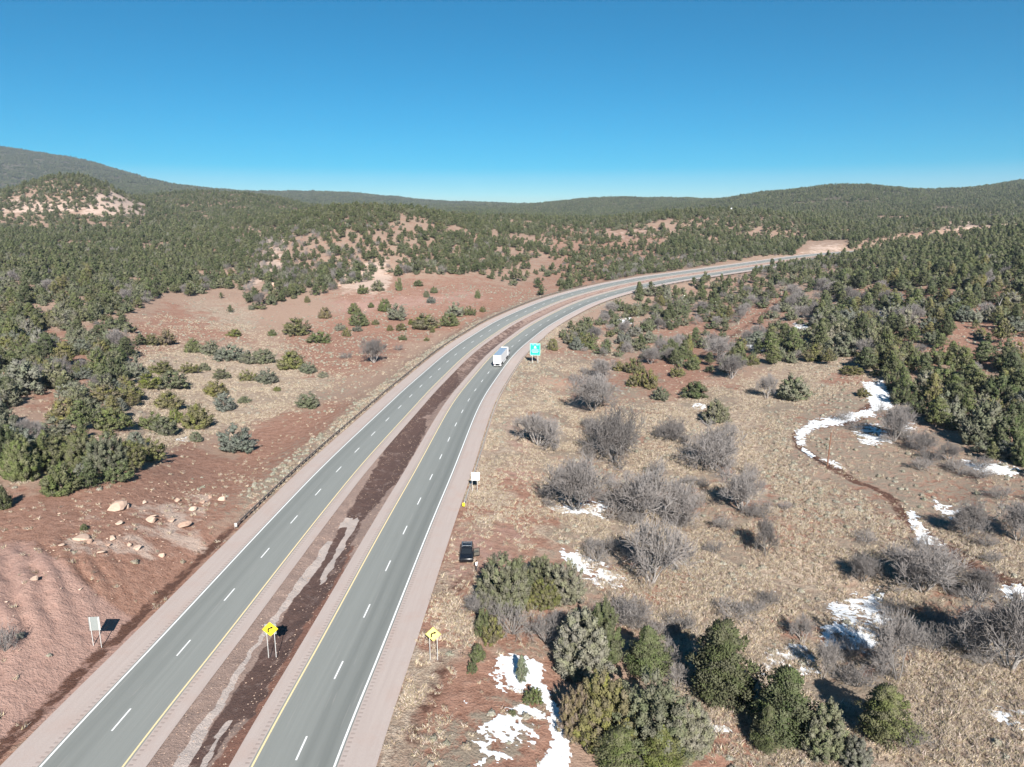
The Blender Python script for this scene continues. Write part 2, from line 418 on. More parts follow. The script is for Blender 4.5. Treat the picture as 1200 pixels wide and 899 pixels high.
def mat_foliage(name, mode, stops=None):
    """leaf colour: object colour for single trees, a spread of tones for massed ones; 'tint' varies it tuft by tuft"""
    m, nt, b = new_mat(name, 0.75, 0.25)
    at = N(nt, 'ShaderNodeAttribute', attribute_name='tint')
    oi = N(nt, 'ShaderNodeObjectInfo')
    if mode == 'object': base = oi.outputs['Color']
    else: base = ramp(nt, oi.outputs['Random'], stops)
    hs = N(nt, 'ShaderNodeHueSaturation'); nt.links.new(base, hs.inputs['Color'])
    sp = N(nt, 'ShaderNodeSeparateColor'); nt.links.new(at.outputs['Color'], sp.inputs[0])
    nt.links.new(mth(nt, 'MULTIPLY_ADD', sp.outputs[0], 0.95, 0.50), hs.inputs['Value'])
    nt.links.new(mth(nt, 'MULTIPLY_ADD', sp.outputs[1], 0.055, 0.4725), hs.inputs['Hue'])
    nt.links.new(mth(nt, 'MULTIPLY_ADD', sp.outputs[1], 0.5, 0.75), hs.inputs['Saturation'])
    nt.links.new(hs.outputs[0], b.inputs['Base Color'])
    return m

# ------------------------------------------------------------------ object helpers
def link(o, parent=None):
    col.objects.link(o)
    if parent is not None: o.parent = parent
    return o
def tag(o, label=None, cat=None, group=None, kind=None):
    if label: o['label'] = label
    if cat: o['category'] = cat
    if group: o['group'] = group
    if kind: o['kind'] = kind
    return o
def empty(name, loc, rz=0.0, scale=(1, 1, 1)):
    o = bpy.data.objects.new(name, None); o.empty_display_size = 0.2
    o.location = loc; o.rotation_euler = (0, 0, rz); o.scale = scale
    return link(o)
def mesh_np(name, V, Fc, mats, smooth=False, attrs=None, uv=None):
    """V (n,3); Fc: (m,3) or (m,4) int array"""
    me = bpy.data.meshes.new(name)
    V = np.asarray(V, np.float32); Fc = np.asarray(Fc, np.int32)
    k = Fc.shape[1]
    me.vertices.add(len(V)); me.vertices.foreach_set('co', V.ravel())
    me.loops.add(Fc.size); me.loops.foreach_set('vertex_index', Fc.ravel())
    me.polygons.add(len(Fc)); me.polygons.foreach_set('loop_start', np.arange(0, Fc.size, k, dtype=np.int32))
    me.polygons.foreach_set('loop_total', np.full(len(Fc), k, np.int32))
    if smooth: me.polygons.foreach_set('use_smooth', np.ones(len(Fc), bool))
    me.update(calc_edges=True)
    for nm, A in (attrs or {}).items():
        at = me.attributes.new(nm, 'FLOAT_COLOR', 'POINT')
        c = np.ones((len(V), 4), np.float32); c[:, :A.shape[1]] = A
        at.data.foreach_set('color', c.ravel())
    if uv is not None:
        ul = me.uv_layers.new(name='st'); ul.data.foreach_set('uv', np.asarray(uv, np.float32)[Fc.ravel()].ravel())
    for mt in (mats if isinstance(mats, (list, tuple)) else [mats]): me.materials.append(mt)
    return me
def grid_faces(nu, nv):
    i = np.arange(nu - 1)[:, None]; j = np.arange(nv - 1)[None, :]
    a = (i * nv + j).ravel()
    return np.stack([a, a + 1, a + nv + 1, a + nv], 1)

class MB:
    """collects boxes, prisms and tubes into one mesh"""
    def __init__(s): s.v = []; s.f = []; s.m = []
    def add(s, vs, fs, mi=0):
        o = len(s.v); s.v += [tuple(v) for v in vs]; s.f += [tuple(i + o for i in f) for f in fs]; s.m += [mi] * len(fs); return s
    def box(s, c, size, rot=None, mi=0, bev=0.0):
        hx, hy, hz = (q / 2 for q in size); vs = []
        if bev > 0:
            bm = bmesh.new(); bmesh.ops.create_cube(bm, size=1.0)
            for v in bm.verts: v.co = Vector((v.co.x * size[0], v.co.y * size[1], v.co.z * size[2]))
            bmesh.ops.bevel(bm, geom=bm.edges[:], offset=bev, segments=2, affect='EDGES', profile=0.5)
            vs = [v.co.copy() for v in bm.verts]; bm.verts.index_update(); fs = [tuple(v.index for v in f.verts) for f in bm.faces]; bm.free()
        else:
            vs = [Vector((x, y, z)) for x in (-hx, hx) for y in (-hy, hy) for z in (-hz, hz)]
            fs = [(0, 1, 3, 2), (4, 6, 7, 5), (0, 4, 5, 1), (2, 3, 7, 6), (0, 2, 6, 4), (1, 5, 7, 3)]
        if rot is not None: vs = [rot @ v for v in vs]
        return s.add([v + Vector(c) for v in vs], fs, mi)
    def prism(s, prof, y0, y1, axis='x', mi=0):
        """profile polygon in the other two axes, extruded along axis"""
        n = len(prof)
        def mk(a, p): return {'x': (a, p[0], p[1]), 'y': (p[0], a, p[1]), 'z': (p[0], p[1], a)}[axis]
        vs = [mk(y0, p) for p in prof] + [mk(y1, p) for p in prof]
        fs = [tuple(range(n)), tuple(reversed(range(n, 2 * n)))] + [(i, i + n, (i + 1) % n + n, (i + 1) % n) for i in range(n)]
        return s.add(vs, fs, mi)
    def tube(s, p0, p1, r0, r1=None, n=8, mi=0, cap=True):
        r1 = r0 if r1 is None else r1
        p0 = Vector(p0); p1 = Vector(p1); d = (p1 - p0).normalized()
        a = d.orthogonal().normalized(); b = d.cross(a)
        vs = [p0 + (a * math.cos(q) + b * math.sin(q)) * r0 for q in [2 * math.pi * i / n for i in range(n)]]
        vs += [p1 + (a * math.cos(q) + b * math.sin(q)) * r1 for q in [2 * math.pi * i / n for i in range(n)]]
        fs = [(i, (i + 1) % n, (i + 1) % n + n, i + n) for i in range(n)]
        if cap: fs += [tuple(reversed(range(n))), tuple(range(n, 2 * n))]
        return s.add(vs, fs, mi)
    def mesh(s, name, mats):
        me = bpy.data.meshes.new(name); me.from_pydata(s.v, [], s.f)
        for mt in (mats if isinstance(mats, (list, tuple)) else [mats]): me.materials.append(mt)
        me.polygons.foreach_set('material_index', np.array(s.m, np.int32))
        bm = bmesh.new(); bm.from_mesh(me); bmesh.ops.recalc_face_normals(bm, faces=bm.faces[:]); bm.to_mesh(me); bm.free()
        return me
    def build(s, name, mats, parent=None):
        return link(bpy.data.objects.new(name, s.mesh(name, mats)), parent)

# ------------------------------------------------------------------ ground sheet
def spacing(d0, lim, steps):
    out = [0.0]; d = d0; 
    while out[-1] < lim:
        x = out[-1]
        for (a, g) in steps:
            if x >= a: gg = g
        d = d * gg; out.append(x + d)
    return np.array(out)
_xr = spacing(0.62, 9000, [(0, 1.0), (80, 1.022), (400, 1.04)])
GX = np.r_[-_xr[::-1][:-1], _xr]
_yf = spacing(0.62, 9500, [(0, 1.0), (115, 1.011), (600, 1.03)]) + 40
_yb = spacing(2.0, 3500, [(0, 1.16)])
GY = np.r_[40 - _yb[::-1][:-1], _yf]
XX, YY = np.meshgrid(GX, GY, indexing='ij')
ZZ = terrain(XX, YY)
PXg, PYg = project(XX.ravel() + 5 * (fbm(XX.ravel() / 14, YY.ravel() / 14, 41, 3) - .5), YY.ravel() + 9 * (fbm(XX.ravel() / 14, YY.ravel() / 14, 47, 3) - .5), ZZ.ravel())
vis = YY.ravel() > 42

Z_RED = [([(-80, 940), (-80, 565), (60, 572), (175, 548), (205, 520), (270, 535), (300, 500), (345, 482), (420, 462), (400, 500), (340, 560), (290, 610), (200, 700), (0, 920)], 1.0),
         ([(365, 440), (330, 400), (400, 362), (385, 345), (450, 325), (560, 322), (600, 335), (650, 308), (665, 330), (600, 362), (540, 385), (480, 400), (440, 435)], 0.95),
         ([(640, 440), (700, 440), (760, 410), (770, 380), (830, 360), (905, 335), (938, 335), (930, 362), (890, 395), (840, 430), (800, 470), (720, 470)], 0.85),
         ([(440, 940), (500, 790), (545, 760), (600, 756), (650, 800), (668, 940)], 1.0),
         ([(950, 330), (1500, 330), (1500, 440), (1040, 440), (1000, 415)], 0.8),
         ([(800, 860), (870, 850), (960, 940), (790, 940)], 0.9), ([(140, 385), (60, 370), (20, 380), (30, 480), (120, 490)], 0.6),
         ([(270, 380), (200, 350), (150, 380), (160, 420), (300, 400)], 0.75), ([(0, 240), (190, 240), (180, 262), (0, 262)], 0.5),
         ([(640, 262), (780, 262), (790, 300), (730, 345), (600, 350), (640, 300)], 0.8), ([(490, 608), (600, 608), (620, 640), (560, 700), (500, 690)], 0.75),
         ([(1040, 560), (1500, 560), (1500, 620), (1100, 610)], 0.55), ([(900, 500), (1010, 520), (1010, 470), (930, 450)], 0.45)]
Z_STRAW = [([(545, 560), (590, 470), (640, 448), (700, 500), (690, 560), (660, 640), (620, 640), (548, 620)], 0.95),
           ([(660, 480), (760, 470), (900, 440), (1000, 440), (935, 500), (920, 540), (1060, 610), (1500, 710), (1500, 940), (850, 940), (760, 760), (680, 660)], 0.82),
           ([(140, 520), (150, 440), (180, 395), (260, 400), (400, 440), (350, 478), (270, 500), (200, 525)], 0.9), ([(165, 378), (230, 350), (300, 360), (300, 392), (200, 400)], 0.8),
           ([(490, 700), (560, 690), (560, 750), (490, 830), (440, 930), (430, 900)], 0.85), ([(210, 590), (300, 540), (330, 560), (270, 590)], 0.55), ([(330, 560), (390, 505), (410, 500), (360, 550)], 0.9),
           ([(620, 420), (700, 430), (690, 445), (620, 445)], 0.7), ([(900, 460), (900, 410), (990, 420), (1010, 450), (950, 480)], 0.7), ([(300, 420), (300, 395), (440, 405), (420, 430)], 0.5)]
Z_LIT = [([(900, 690), (1500, 720), (1500, 860), (1000, 840), (880, 760)], 0.42), ([(545, 640), (700, 640), (760, 720), (700, 780), (560, 760)], 0.4), ([(880, 470), (1000, 440), (1060, 520), (1500, 590), (1500, 800), (1040, 720), (900, 560)], 0.55), ([(640, 440), (760, 440), (880, 560), (900, 720), (700, 700), (640, 600), (690, 520)], 0.48),
         ([(270, 600), (380, 500), (330, 530), (240, 610)], 0.5), ([(280, 450), (440, 440), (430, 480), (300, 480)], 0.4), ([(560, 430), (700, 400), (760, 470), (620, 470)], 0.4),
         ([(700, 320), (950, 300), (960, 350), (700, 420)], 0.3), ([(380, 480), (560, 395), (585, 385), (420, 500)], 0.45)]
Z_PALE = [([(85, 590), (260, 570), (240, 655), (90, 650)], 0.42), ([(395, 315), (455, 305), (460, 345), (400, 345)], 0.75), ([(0, 232), (90, 236), (90, 252), (0, 252)], 0.7), ([(100, 230), (135, 215), (172, 240), (170, 258), (95, 252)], 0.85),
          ([(300, 275), (345, 260), (330, 330), (290, 340)], 0.6), ([(935, 298), (950, 285), (990, 283), (990, 294), (958, 301)], .62), ([(700, 265), (790, 265), (800, 280), (700, 285)], 0.4), ([(1120, 250), (1190, 250), (1190, 268), (1100, 272)], 0.6),
          ([(620, 640), (760, 560), (780, 590), (700, 660)], 0.3)]
Z_PINK = [([(-80, 930), (-80, 640), (40, 640), (100, 690), (160, 720), (130, 780), (0, 900)], 0.9), ([(640, 500), (600, 470), (575, 560), (640, 600)], 0.45), ([(380, 352), (560, 340), (570, 352), (400, 372)], 0.8), ([(530, 600), (640, 610), (560, 690), (510, 680)], 0.5)]
Z_DARK = [([(490, 685), (540, 665), (575, 662), (550, 690), (510, 700)], 0.6), ([(500, 770), (530, 760), (525, 810), (470, 930), (440, 930)], 0.55), ([(170, 690), (290, 640), (300, 640), (200, 720)], 0.3), ([(770, 180), (0, 0), (0, 1)], 0.0)]
TRACK = [(1045, 448, 5), (1020, 480, 6), (985, 491, 6), (950, 498, 6), (933, 511, 6), (940, 524, 6), (975, 545, 5), (1000, 560, 6), (1040, 590, 8), (1075, 622, 10), (1120, 650, 10), (1170, 678, 10), (1230, 706, 12)]
TRACK2 = [(820, 420, 4), (870, 385, 4.5), (900, 362, 4), (935, 338, 3)]
def zmap(zs, soft=22):
    a = np.zeros(PXg.shape)
    for poly, v in zs: a = np.maximum(a, v * inpoly(PXg, PYg, poly, soft))
    return np.where(vis, a, 0.25)
red = zmap(Z_RED); straw = zmap(Z_STRAW); lit = zmap(Z_LIT); pale = zmap(Z_PALE, 9); pink = zmap(Z_PINK); dark = zmap(Z_DARK)
trk = np.maximum(near_line(PXg, PYg, TRACK), near_line(PXg, PYg, TRACK2) * 0.6)
dark = np.maximum(dark, np.where(vis, np.clip(trk * 1.2, 0, .66), 0)); straw = straw * (1 - np.clip(trk * 3, 0, 1) * vis)
# damp red-brown toe ditch along the outer edge of the left shoulder
_s, _t = road_st(XX.ravel(), YY.ravel())
_e = lane_off(_s) + W_LANES + W_SHO
toe = sstep(0.4, 1.0, -_t - _e) * sstep(3.6, 2.2, -_t - _e) * sstep(125, 105, YY.ravel())
dark = np.maximum(dark, 0.66 * toe)
vergeR = sstep(-0.5, 0.6, _t - _e) * sstep(5.5, 1.5, _t - _e)
straw = np.maximum(straw, 0.75 * vergeR); red = red * (1 - 0.8 * vergeR)
vergeL = sstep(-0.5, 0.6, -_t - _e) * sstep(9, 4, -_t - _e) * sstep(100, 125, YY.ravel())
lit = np.maximum(lit, 0.55 * vergeL); red = red * (1 - 0.6 * vergeL)
pa = fbm(XX.ravel() / 16, YY.ravel() / 16, 201, 4); pb = fbm(XX.ravel() / 12, YY.ravel() / 12, 207, 4); opn = vis & (YY.ravel() < 330) & (_t > 0)
red = np.maximum(red, 0.62 * sstep(.52, .66, pa) * opn); lit = np.maximum(lit, 0.62 * sstep(.5, .64, pb) * opn)
far = sstep(300, 500, YY.ravel())
red = np.maximum(red, 0.40 * far); lit = np.maximum(lit, 0.38 * far)
M_ground = mat_ground()
g_me = mesh_np('ground', np.stack([XX.ravel(), YY.ravel(), ZZ.ravel()], 1), grid_faces(len(GX), len(GY))[:, ::-1], M_ground, True,
               {'zone_a': np.stack([red, straw, lit], 1), 'zone_b': np.stack([dark, pale, pink], 1)})
ground_o = link(bpy.data.objects.new('ground', g_me)); tag(ground_o, 'red soil and dry grass terrain with wooded hills', 'ground', kind='structure')

# ------------------------------------------------------------------ highway: shoulders, asphalt, lines, median
S0, S1 = s_at_y(20), S_END - 5
def ribbon(name, t_of, nt_, dz, mat, s0=S0, s1=S1, ds=2.0, uvt=None, attrs=None):
    """strip along the highway; t_of(s) -> (t0, t1)"""
    ss = np.arange(s0, s1 + ds * 0.5, ds)
    t0, t1 = t_of(ss)
    k = np.linspace(0, 1, nt_)
    T = t0[:, None] * (1 - k) + t1[:, None] * k; S = np.repeat(ss[:, None], nt_, 1)
    x, y, z = road_pt(S.ravel(), T.ravel(), dz if np.isscalar(dz) else 0)
    if not np.isscalar(dz): z = z + dz(S.ravel(), T.ravel(), x, y)
    uv = None
    if uvt is not None: uv = np.stack([uvt(S.ravel(), T.ravel()), S.ravel()], 1)
    me = mesh_np(name, np.stack([x, y, z], 1), grid_faces(len(ss), nt_), mat, True, attrs(x, y, z, S.ravel(), T.ravel()) if attrs else None, uv)
    # face up
    if me.polygons[0].normal.z < 0: me.flip_normals()
    return link(bpy.data.objects.new(name, me))
M_asL, M_asR = mat_asphalt(0.5), mat_asphalt(0.8)
M_sho = mat_shoulder(); M_white = mat_paint('white_paint', (0.80, 0.80, 0.78)); M_yel = mat_paint('yellow_paint', (0.80, 0.62, 0.34))
roads = []
for sg, nm, M_as in ((-1, 'left', M_asL), (1, 'right', M_asR)):
    ut = lambda s, t, sg=sg: sg * t - lane_off(s)
    sh = ribbon('road_shoulder', lambda s, sg=sg: (sg * (lane_off(s) - 2.1), sg * (lane_off(s) + W_LANES + W_SHO + 0.05)), 14,
                lambda S, T, x, y: -0.012 - 0.05 * sstep(2.6, 3.9, np.abs(np.abs(T) - lane_off(S) - W_LANES * .5) - W_LANES * .5) + 0.03 * (fbm(x / 2, y / 2, 51, 2) - .5) * sstep(0.3, 2, np.abs(np.abs(T) - lane_off(S) - W_LANES * .5) - W_LANES * .5),
                M_sho, uvt=ut)
    tag(sh, 'pinkish gravel shoulders of the %s carriageway' % nm, 'shoulder', kind='structure')
    rd = ribbon('road', lambda s, sg=sg: (sg * (lane_off(s) - 0.25), sg * (lane_off(s) + W_LANES + 0.25)), 9, 0.0, M_as, uvt=ut)
    tag(rd, 'grey two-lane asphalt carriageway, the %s one' % nm, 'road', kind='structure')
    yl = ribbon('edge_line', lambda s, sg=sg: (sg * (lane_off(s) - 0.09), sg * (lane_off(s) + 0.09)), 2, 0.006, M_yel); yl.parent = rd
    wlo = ribbon('edge_line', lambda s, sg=sg: (sg * (lane_off(s) + W_LANES - 0.1), sg * (lane_off(s) + W_LANES + 0.1)), 2, 0.006, M_white); wlo.parent = rd
    # lane dashes: 3 m painted, 9.2 m gap, positions read from the photograph
    off = s_at_y(ground(354.5, 873)[1]) if sg > 0 else s_at_y(ground(140, 847)[1])
    k0 = -int((off - S0) // 12.19)
    for k in range(k0, int((S1 - 60 - off) / 12.19)):
        sc = off + 12.19 * k
        d = ribbon('lane_dash', lambda s, sg=sg: (sg * (lane_off(s) + W_LANES / 2 - 0.085), sg * (lane_off(s) + W_LANES / 2 + 0.085)), 2, 0.006, M_white, sc - 1.6, sc + 1.6, 1.6)
        d.parent = rd
    roads.append(rd)

PALE_M = [[(198, 905), (220, 905), (240, 866), (262, 826), (293, 772), (312, 742), (352, 694), (375, 664), (390, 636), (383, 634), (364, 662), (340, 696), (300, 752), (282, 780), (254, 822), (225, 862)],
          [(374, 686), (381, 680), (400, 648), (420, 612), (418, 607), (410, 614), (392, 650), (374, 678)], [(396, 620), (410, 616), (414, 606), (404, 606)],
          [(236, 895), (252, 870), (262, 860), (256, 872), (240, 900)], [(252, 862), (268, 846), (274, 846), (258, 866)]]
MUD_M = [[(218, 905), (240, 905), (275, 850), (300, 836), (345, 756), (372, 712), (395, 680), (425, 610), (470, 560), (500, 505), (500, 490), (470, 490), (440, 545), (405, 605), (380, 650), (345, 700), (300, 775), (262, 830)],
         [(470, 500), (505, 485), (540, 450), (535, 425), (505, 455), (475, 490)]]
MUD2 = [[(500, 470), (540, 455), (575, 415), (620, 375), (600, 372), (545, 415), (500, 455)]]
RUST_M = [[(240, 905), (268, 905), (330, 800), (360, 745), (395, 690), (415, 640), (400, 650), (370, 700), (345, 752), (300, 832)]]
def med_attr(x, y, z, S, T):
    px, py = project(x + 0.8 * (fbm(x / 1.7, y / 1.7, 91, 3) - .5), y + 2.4 * (fbm(x / 1.7, y / 1.7, 93, 3) - .5), z)
    mud = np.zeros(px.shape); sand = np.zeros(px.shape); rust = np.zeros(px.shape)
    for p in MUD_M: mud = np.maximum(mud, 0.85 * inpoly(px, py, p, 3))
    for p in MUD2: mud = np.maximum(mud, 0.5 * inpoly(px, py, p, 3))
    for p in PALE_M: sand = np.maximum(sand, 1.0 * inpoly(px, py, p, 1.5))
    for p in RUST_M: rust = np.maximum(rust, 0.9 * inpoly(px, py, p, 4))
    mud = np.maximum(mud, 0.30 * (y > 150)); rust = np.maximum(rust, 0.30 * (y > 150))
    return {'zone_a': np.stack([mud, sand, rust], 1)}
M_med = mat_median()
med = ribbon('median', lambda s: (-(lane_off(s) - 1.7), lane_off(s) - 1.7), 34,
             lambda S, T, x, y: -0.06 - 0.75 * sstep(1.0, 0.1, np.abs(T) / (lane_off(S) - 1.7)) + 0.32 * (fbm(x / 1.6, y / 1.6, 61, 4) - .5) * sstep(1.0, 0.8, np.abs(T) / (lane_off(S) - 1.7)),
             M_med, s1=s_at_y(700), ds=0.5, attrs=med_attr)
tag(med, 'muddy dirt median ditch between the two carriageways', 'median', kind='structure')

# ------------------------------------------------------------------ vegetation meshes (unit trees: 1 wide, 1 tall)
class TriBuf:
    def __init__(s): s.V = []; s.T = []; s.C = []; s.n = 0
    def add(s, V, T, C):
        s.V.append(V); s.T.append(T + s.n); s.C.append(C); s.n += len(V)
    def mesh(s, name, mat):
        return mesh_np(name, np.concatenate(s.V), np.concatenate(s.T), mat, False, {'tint': np.concatenate(s.C)})
def leaf_tris(buf, P, D, L, Wd, tint, rng):
    """one slim triangle pair per tuft: base at P, pointing along D"""
    n = len(P)
    D = D / np.linalg.norm(D, axis=1, keepdims=True)
    R = rng.normal(size=(n, 3)); A = np.cross(D, R); A /= np.linalg.norm(A, axis=1, keepdims=True) + 1e-9
    B = np.cross(D, A)
    L = L[:, None]; Wd = Wd[:, None]
    v0 = P + A * Wd; v1 = P - A * Wd; v2 = P + D * L; v3 = P + B * Wd * 0.9 + D * L * .35
    V = np.stack([v0, v1, v2, v3], 1).reshape(-1, 3)
    k = np.arange(n)[:, None] * 4
    T = np.concatenate([k + [0, 1, 2], k + [1, 3, 2], k + [3, 0, 2]], 0)
    buf.add(V, T, np.repeat(tint, 4, 0))
def env_juniper(u, kind):
    if kind == 'cone': return 0.5 * np.power(np.clip(1 - u, 0, 1), 0.62) * np.clip(0.62 + u * 2.2, 0, 1)
    if kind == 'round': return 0.5 * np.sqrt(np.clip(1 - (2 * np.clip(u, 0, 1) * 0.52 - 0.04) ** 2.6, 0, 1)) * np.clip(0.75 + u * 1.5, 0, 1) * np.where(u > .82, np.sqrt(np.clip((1 - u) / .18, 0, 1)) * .9 + .1 * (1 - u) / .18, 1)
    return 0.5 * np.power(np.clip(1 - u, 0, 1), 0.45) * np.clip(0.55 + u * 2.0, 0, 1)
def juniper_crown(name, seed, kind, n_pl, n_leaf, mat, plume=0.20, leaf=0.042, lobes=5, ground_clear=0.03):
    rng = np.random.default_rng(seed); buf = TriBuf()
    # lobes: a few leaders give the crown its uneven outline
    lb = [(0.0, 0.0, 1.0, 0.78)]
    for i in range(lobes):
        a = 2 * math.pi * (i + rng.uniform(-.3, .3)) / max(lobes, 1); r = rng.uniform(.15, .26)
        lb.append((math.cos(a) * r, math.sin(a) * r, rng.uniform(.55, .93), rng.uniform(.42, .6)))
    ph = rng.uniform(0, 6.28, 6)
    cnt = np.array([l[2] * l[3] for l in lb]); cnt = np.maximum((cnt / cnt.sum() * n_pl).astype(int), 6)
    for (lx, ly, lh, lw), c in zip(lb, cnt):
        u = 1 - np.power(rng.uniform(0, 1, c), 0.62); u = np.clip(u, 0.02, 0.985); th = rng.uniform(0, 2 * math.pi, c)
        er = env_juniper(u, kind) * lw / 0.5 * 0.5 * (1 + 0.16 * np.sin(2 * th + ph[0]) + 0.12 * np.sin(3 * th + ph[1] + 5 * u) + 0.12 * rng.normal(size=c))
        px = lx + np.cos(th) * er; py = ly + np.sin(th) * er; pz = ground_clear + u * lh * (1 - ground_clear - plume * .5)
        P = np.stack([px, py, pz], 1)
        up = 0.55 + 0.9 * u
        D = np.stack([np.cos(th) * (1 - .3 * u), np.sin(th) * (1 - .3 * u), up], 1) + rng.normal(0, .22, (c, 3)); D /= np.linalg.norm(D, axis=1, keepdims=True)
        Lp = plume * rng.uniform(.65, 1.25, c) * (0.7 + .5 * lw); Rp = Lp * rng.uniform(.26, .38, c)
        P0 = P - D * Lp[:, None] * .45
        tone = np.stack([np.clip(rng.normal(.5, .16, c), 0, 1), rng.uniform(0, 1, c), np.zeros(c)], 1)
        # plume cores: 5-sided spindles
        R = rng.normal(size=(c, 3)); A = np.cross(D, R); A /= np.linalg.norm(A, axis=1, keepdims=True); B = np.cross(D, A)
        ring = [P0 + D * (Lp * .42)[:, None] + (A * math.cos(q) + B * math.sin(q)) * (Rp * .8)[:, None] for q in np.arange(5) * 2 * math.pi / 5]
        V = np.stack([P0] + ring + [P0 + D * (Lp * .93)[:, None]], 1).reshape(-1, 3)
        k = np.arange(c)[:, None] * 7; T = []
        for i in range(5): T += [k + [0, 1 + (i + 1) % 5, 1 + i], k + [6, 1 + i, 1 + (i + 1) % 5]]
        buf.add(V, np.concatenate(T), np.repeat(tone * [0.8, 1, 1], 7, 0))
        # leaf tufts around each plume
        if n_leaf:
            kk = np.repeat(np.arange(c), n_leaf); n = len(kk)
            v = np.power(rng.uniform(0, 1, n), .8); q = rng.uniform(0, 2 * math.pi, n)
            rad = Rp[kk] * np.where(v < .42, .35 + .65 * v / .42, np.sqrt(np.clip((1 - v) / .58, 0, 1))) * rng.uniform(.75, 1.05, n)
            rd = A[kk] * np.cos(q)[:, None] + B[kk] * np.sin(q)[:, None]
            PP = P0[kk] + D[kk] * (v * Lp[kk])[:, None] + rd * rad[:, None]
            DD = rd * .75 + D[kk] * .75 + rng.normal(0, .35, (n, 3)) + np.array([0, 0, .25])
            tt = tone[kk].copy(); tt[:, 0] = np.clip(tt[:, 0] + rng.normal(0, .13, n), 0, 1)
            leaf_tris(buf, PP, DD, leaf * rng.uniform(.7, 1.5, n), leaf * .42 * rng.uniform(.7, 1.3, n), tt, rng)
    return buf.mesh(name, mat)
def pine_crown(name, seed, n_br, n_leaf, mat, leaf=0.05, start=0.12, taper=0.8, clumps=3, rv=(.65, 1.12), cs=1.0):
    rng = np.random.default_rng(seed); buf = TriBuf()
    u = np.sort(start + (1 - start) * np.power(rng.uniform(0, 1, n_br), 1.1)); th = np.arange(n_br) * 2.4 + rng.normal(0, .4, n_br)
    asym = 1 + .25 * np.sin(th + rng.uniform(0, 6))
    r = 0.5 * np.power(np.clip((1 - u) / (1 - start), 0.01, 1), taper) * rng.uniform(rv[0], rv[1], n_br) * asym * np.clip(.6 + (u - start) * 3, 0, 1) + .02
    for j in range(clumps):
        fr = (j + 1) / clumps * rng.uniform(.85, 1.1, n_br)
        rr = r * fr
        cx = np.cos(th) * rr + rng.normal(0, .02, n_br); cy = np.sin(th) * rr + rng.normal(0, .02, n_br)
        cz = u * .93 + rr * rng.uniform(.05, .35, n_br)
        cr = cs * (0.055 + 0.035 * (1 - u)) * rng.uniform(.8, 1.3, n_br) * (0.75 + .4 * fr)
        tone = np.stack([np.clip(rng.normal(.48, .15, n_br), 0, 1), rng.uniform(0, 1, n_br), np.zeros(n_br)], 1)
        kk = np.repeat(np.arange(n_br), n_leaf); n = len(kk)
        d = rng.normal(size=(n, 3)); d[:, 2] = d[:, 2] * .7 + .35; d /= np.linalg.norm(d, axis=1, keepdims=True)
        C = np.stack([cx, cy, cz], 1)
        PP = C[kk] + d * (cr[kk] * rng.uniform(.25, .75, n))[:, None] * np.array([1.15, 1.15, .75])
        out = np.stack([np.cos(th), np.sin(th), np.full(n_br, .3)], 1)
        DD = d + out[kk] * .5
        tt = tone[kk].copy(); tt[:, 0] = np.clip(tt[:, 0] + rng.normal(0, .12, n), 0, 1)
        leaf_tris(buf, PP, DD, leaf * rng.uniform(.8, 1.5, n), leaf * .38 * rng.uniform(.7, 1.3, n), tt, rng)
    # inner branches carrying the needles
    P1 = np.stack([np.cos(th) * r, np.sin(th) * r, u * .93 + r * .15], 1); P0 = np.stack([np.zeros(n_br), np.zeros(n_br), u * .9], 1)
    leaf_tris(buf, P0, P1 - P0, np.linalg.norm(P1 - P0, axis=1), np.full(n_br, .012), np.tile([[.15, .5, 0]], (n_br, 1)), rng)
    return buf.mesh(name, mat)
def seg_mesh(name, segs, mat, n=3):
    """tapering n-sided limbs"""
    S = np.array(segs, float)      # p0(3) p1(3) r0 r1
    P0, P1, r0, r1 = S[:, 0:3], S[:, 3:6], S[:, 6:7], S[:, 7:8]
    D = P1 - P0; D /= np.linalg.norm(D, axis=1, keepdims=True) + 1e-9
    ref = np.where(np.abs(D[:, 2:3]) > .9, [[1., 0, 0]], [[0, 0, 1.]])
    A = np.cross(D, ref); A /= np.linalg.norm(A, axis=1, keepdims=True); B = np.cross(D, A)
    ring = []
    for P, r in ((P0, r0), (P1, r1)):
        for i in range(n):
            q = 2 * math.pi * i / n; ring.append(P + (A * math.cos(q) + B * math.sin(q)) * r)
    V = np.stack(ring, 1).reshape(-1, 3); k = np.arange(len(S))[:, None] * 2 * n
    Q = np.concatenate([k + [i, (i + 1) % n, n + (i + 1) % n, n + i] for i in range(n)])
    return mesh_np(name, V, Q, mat)
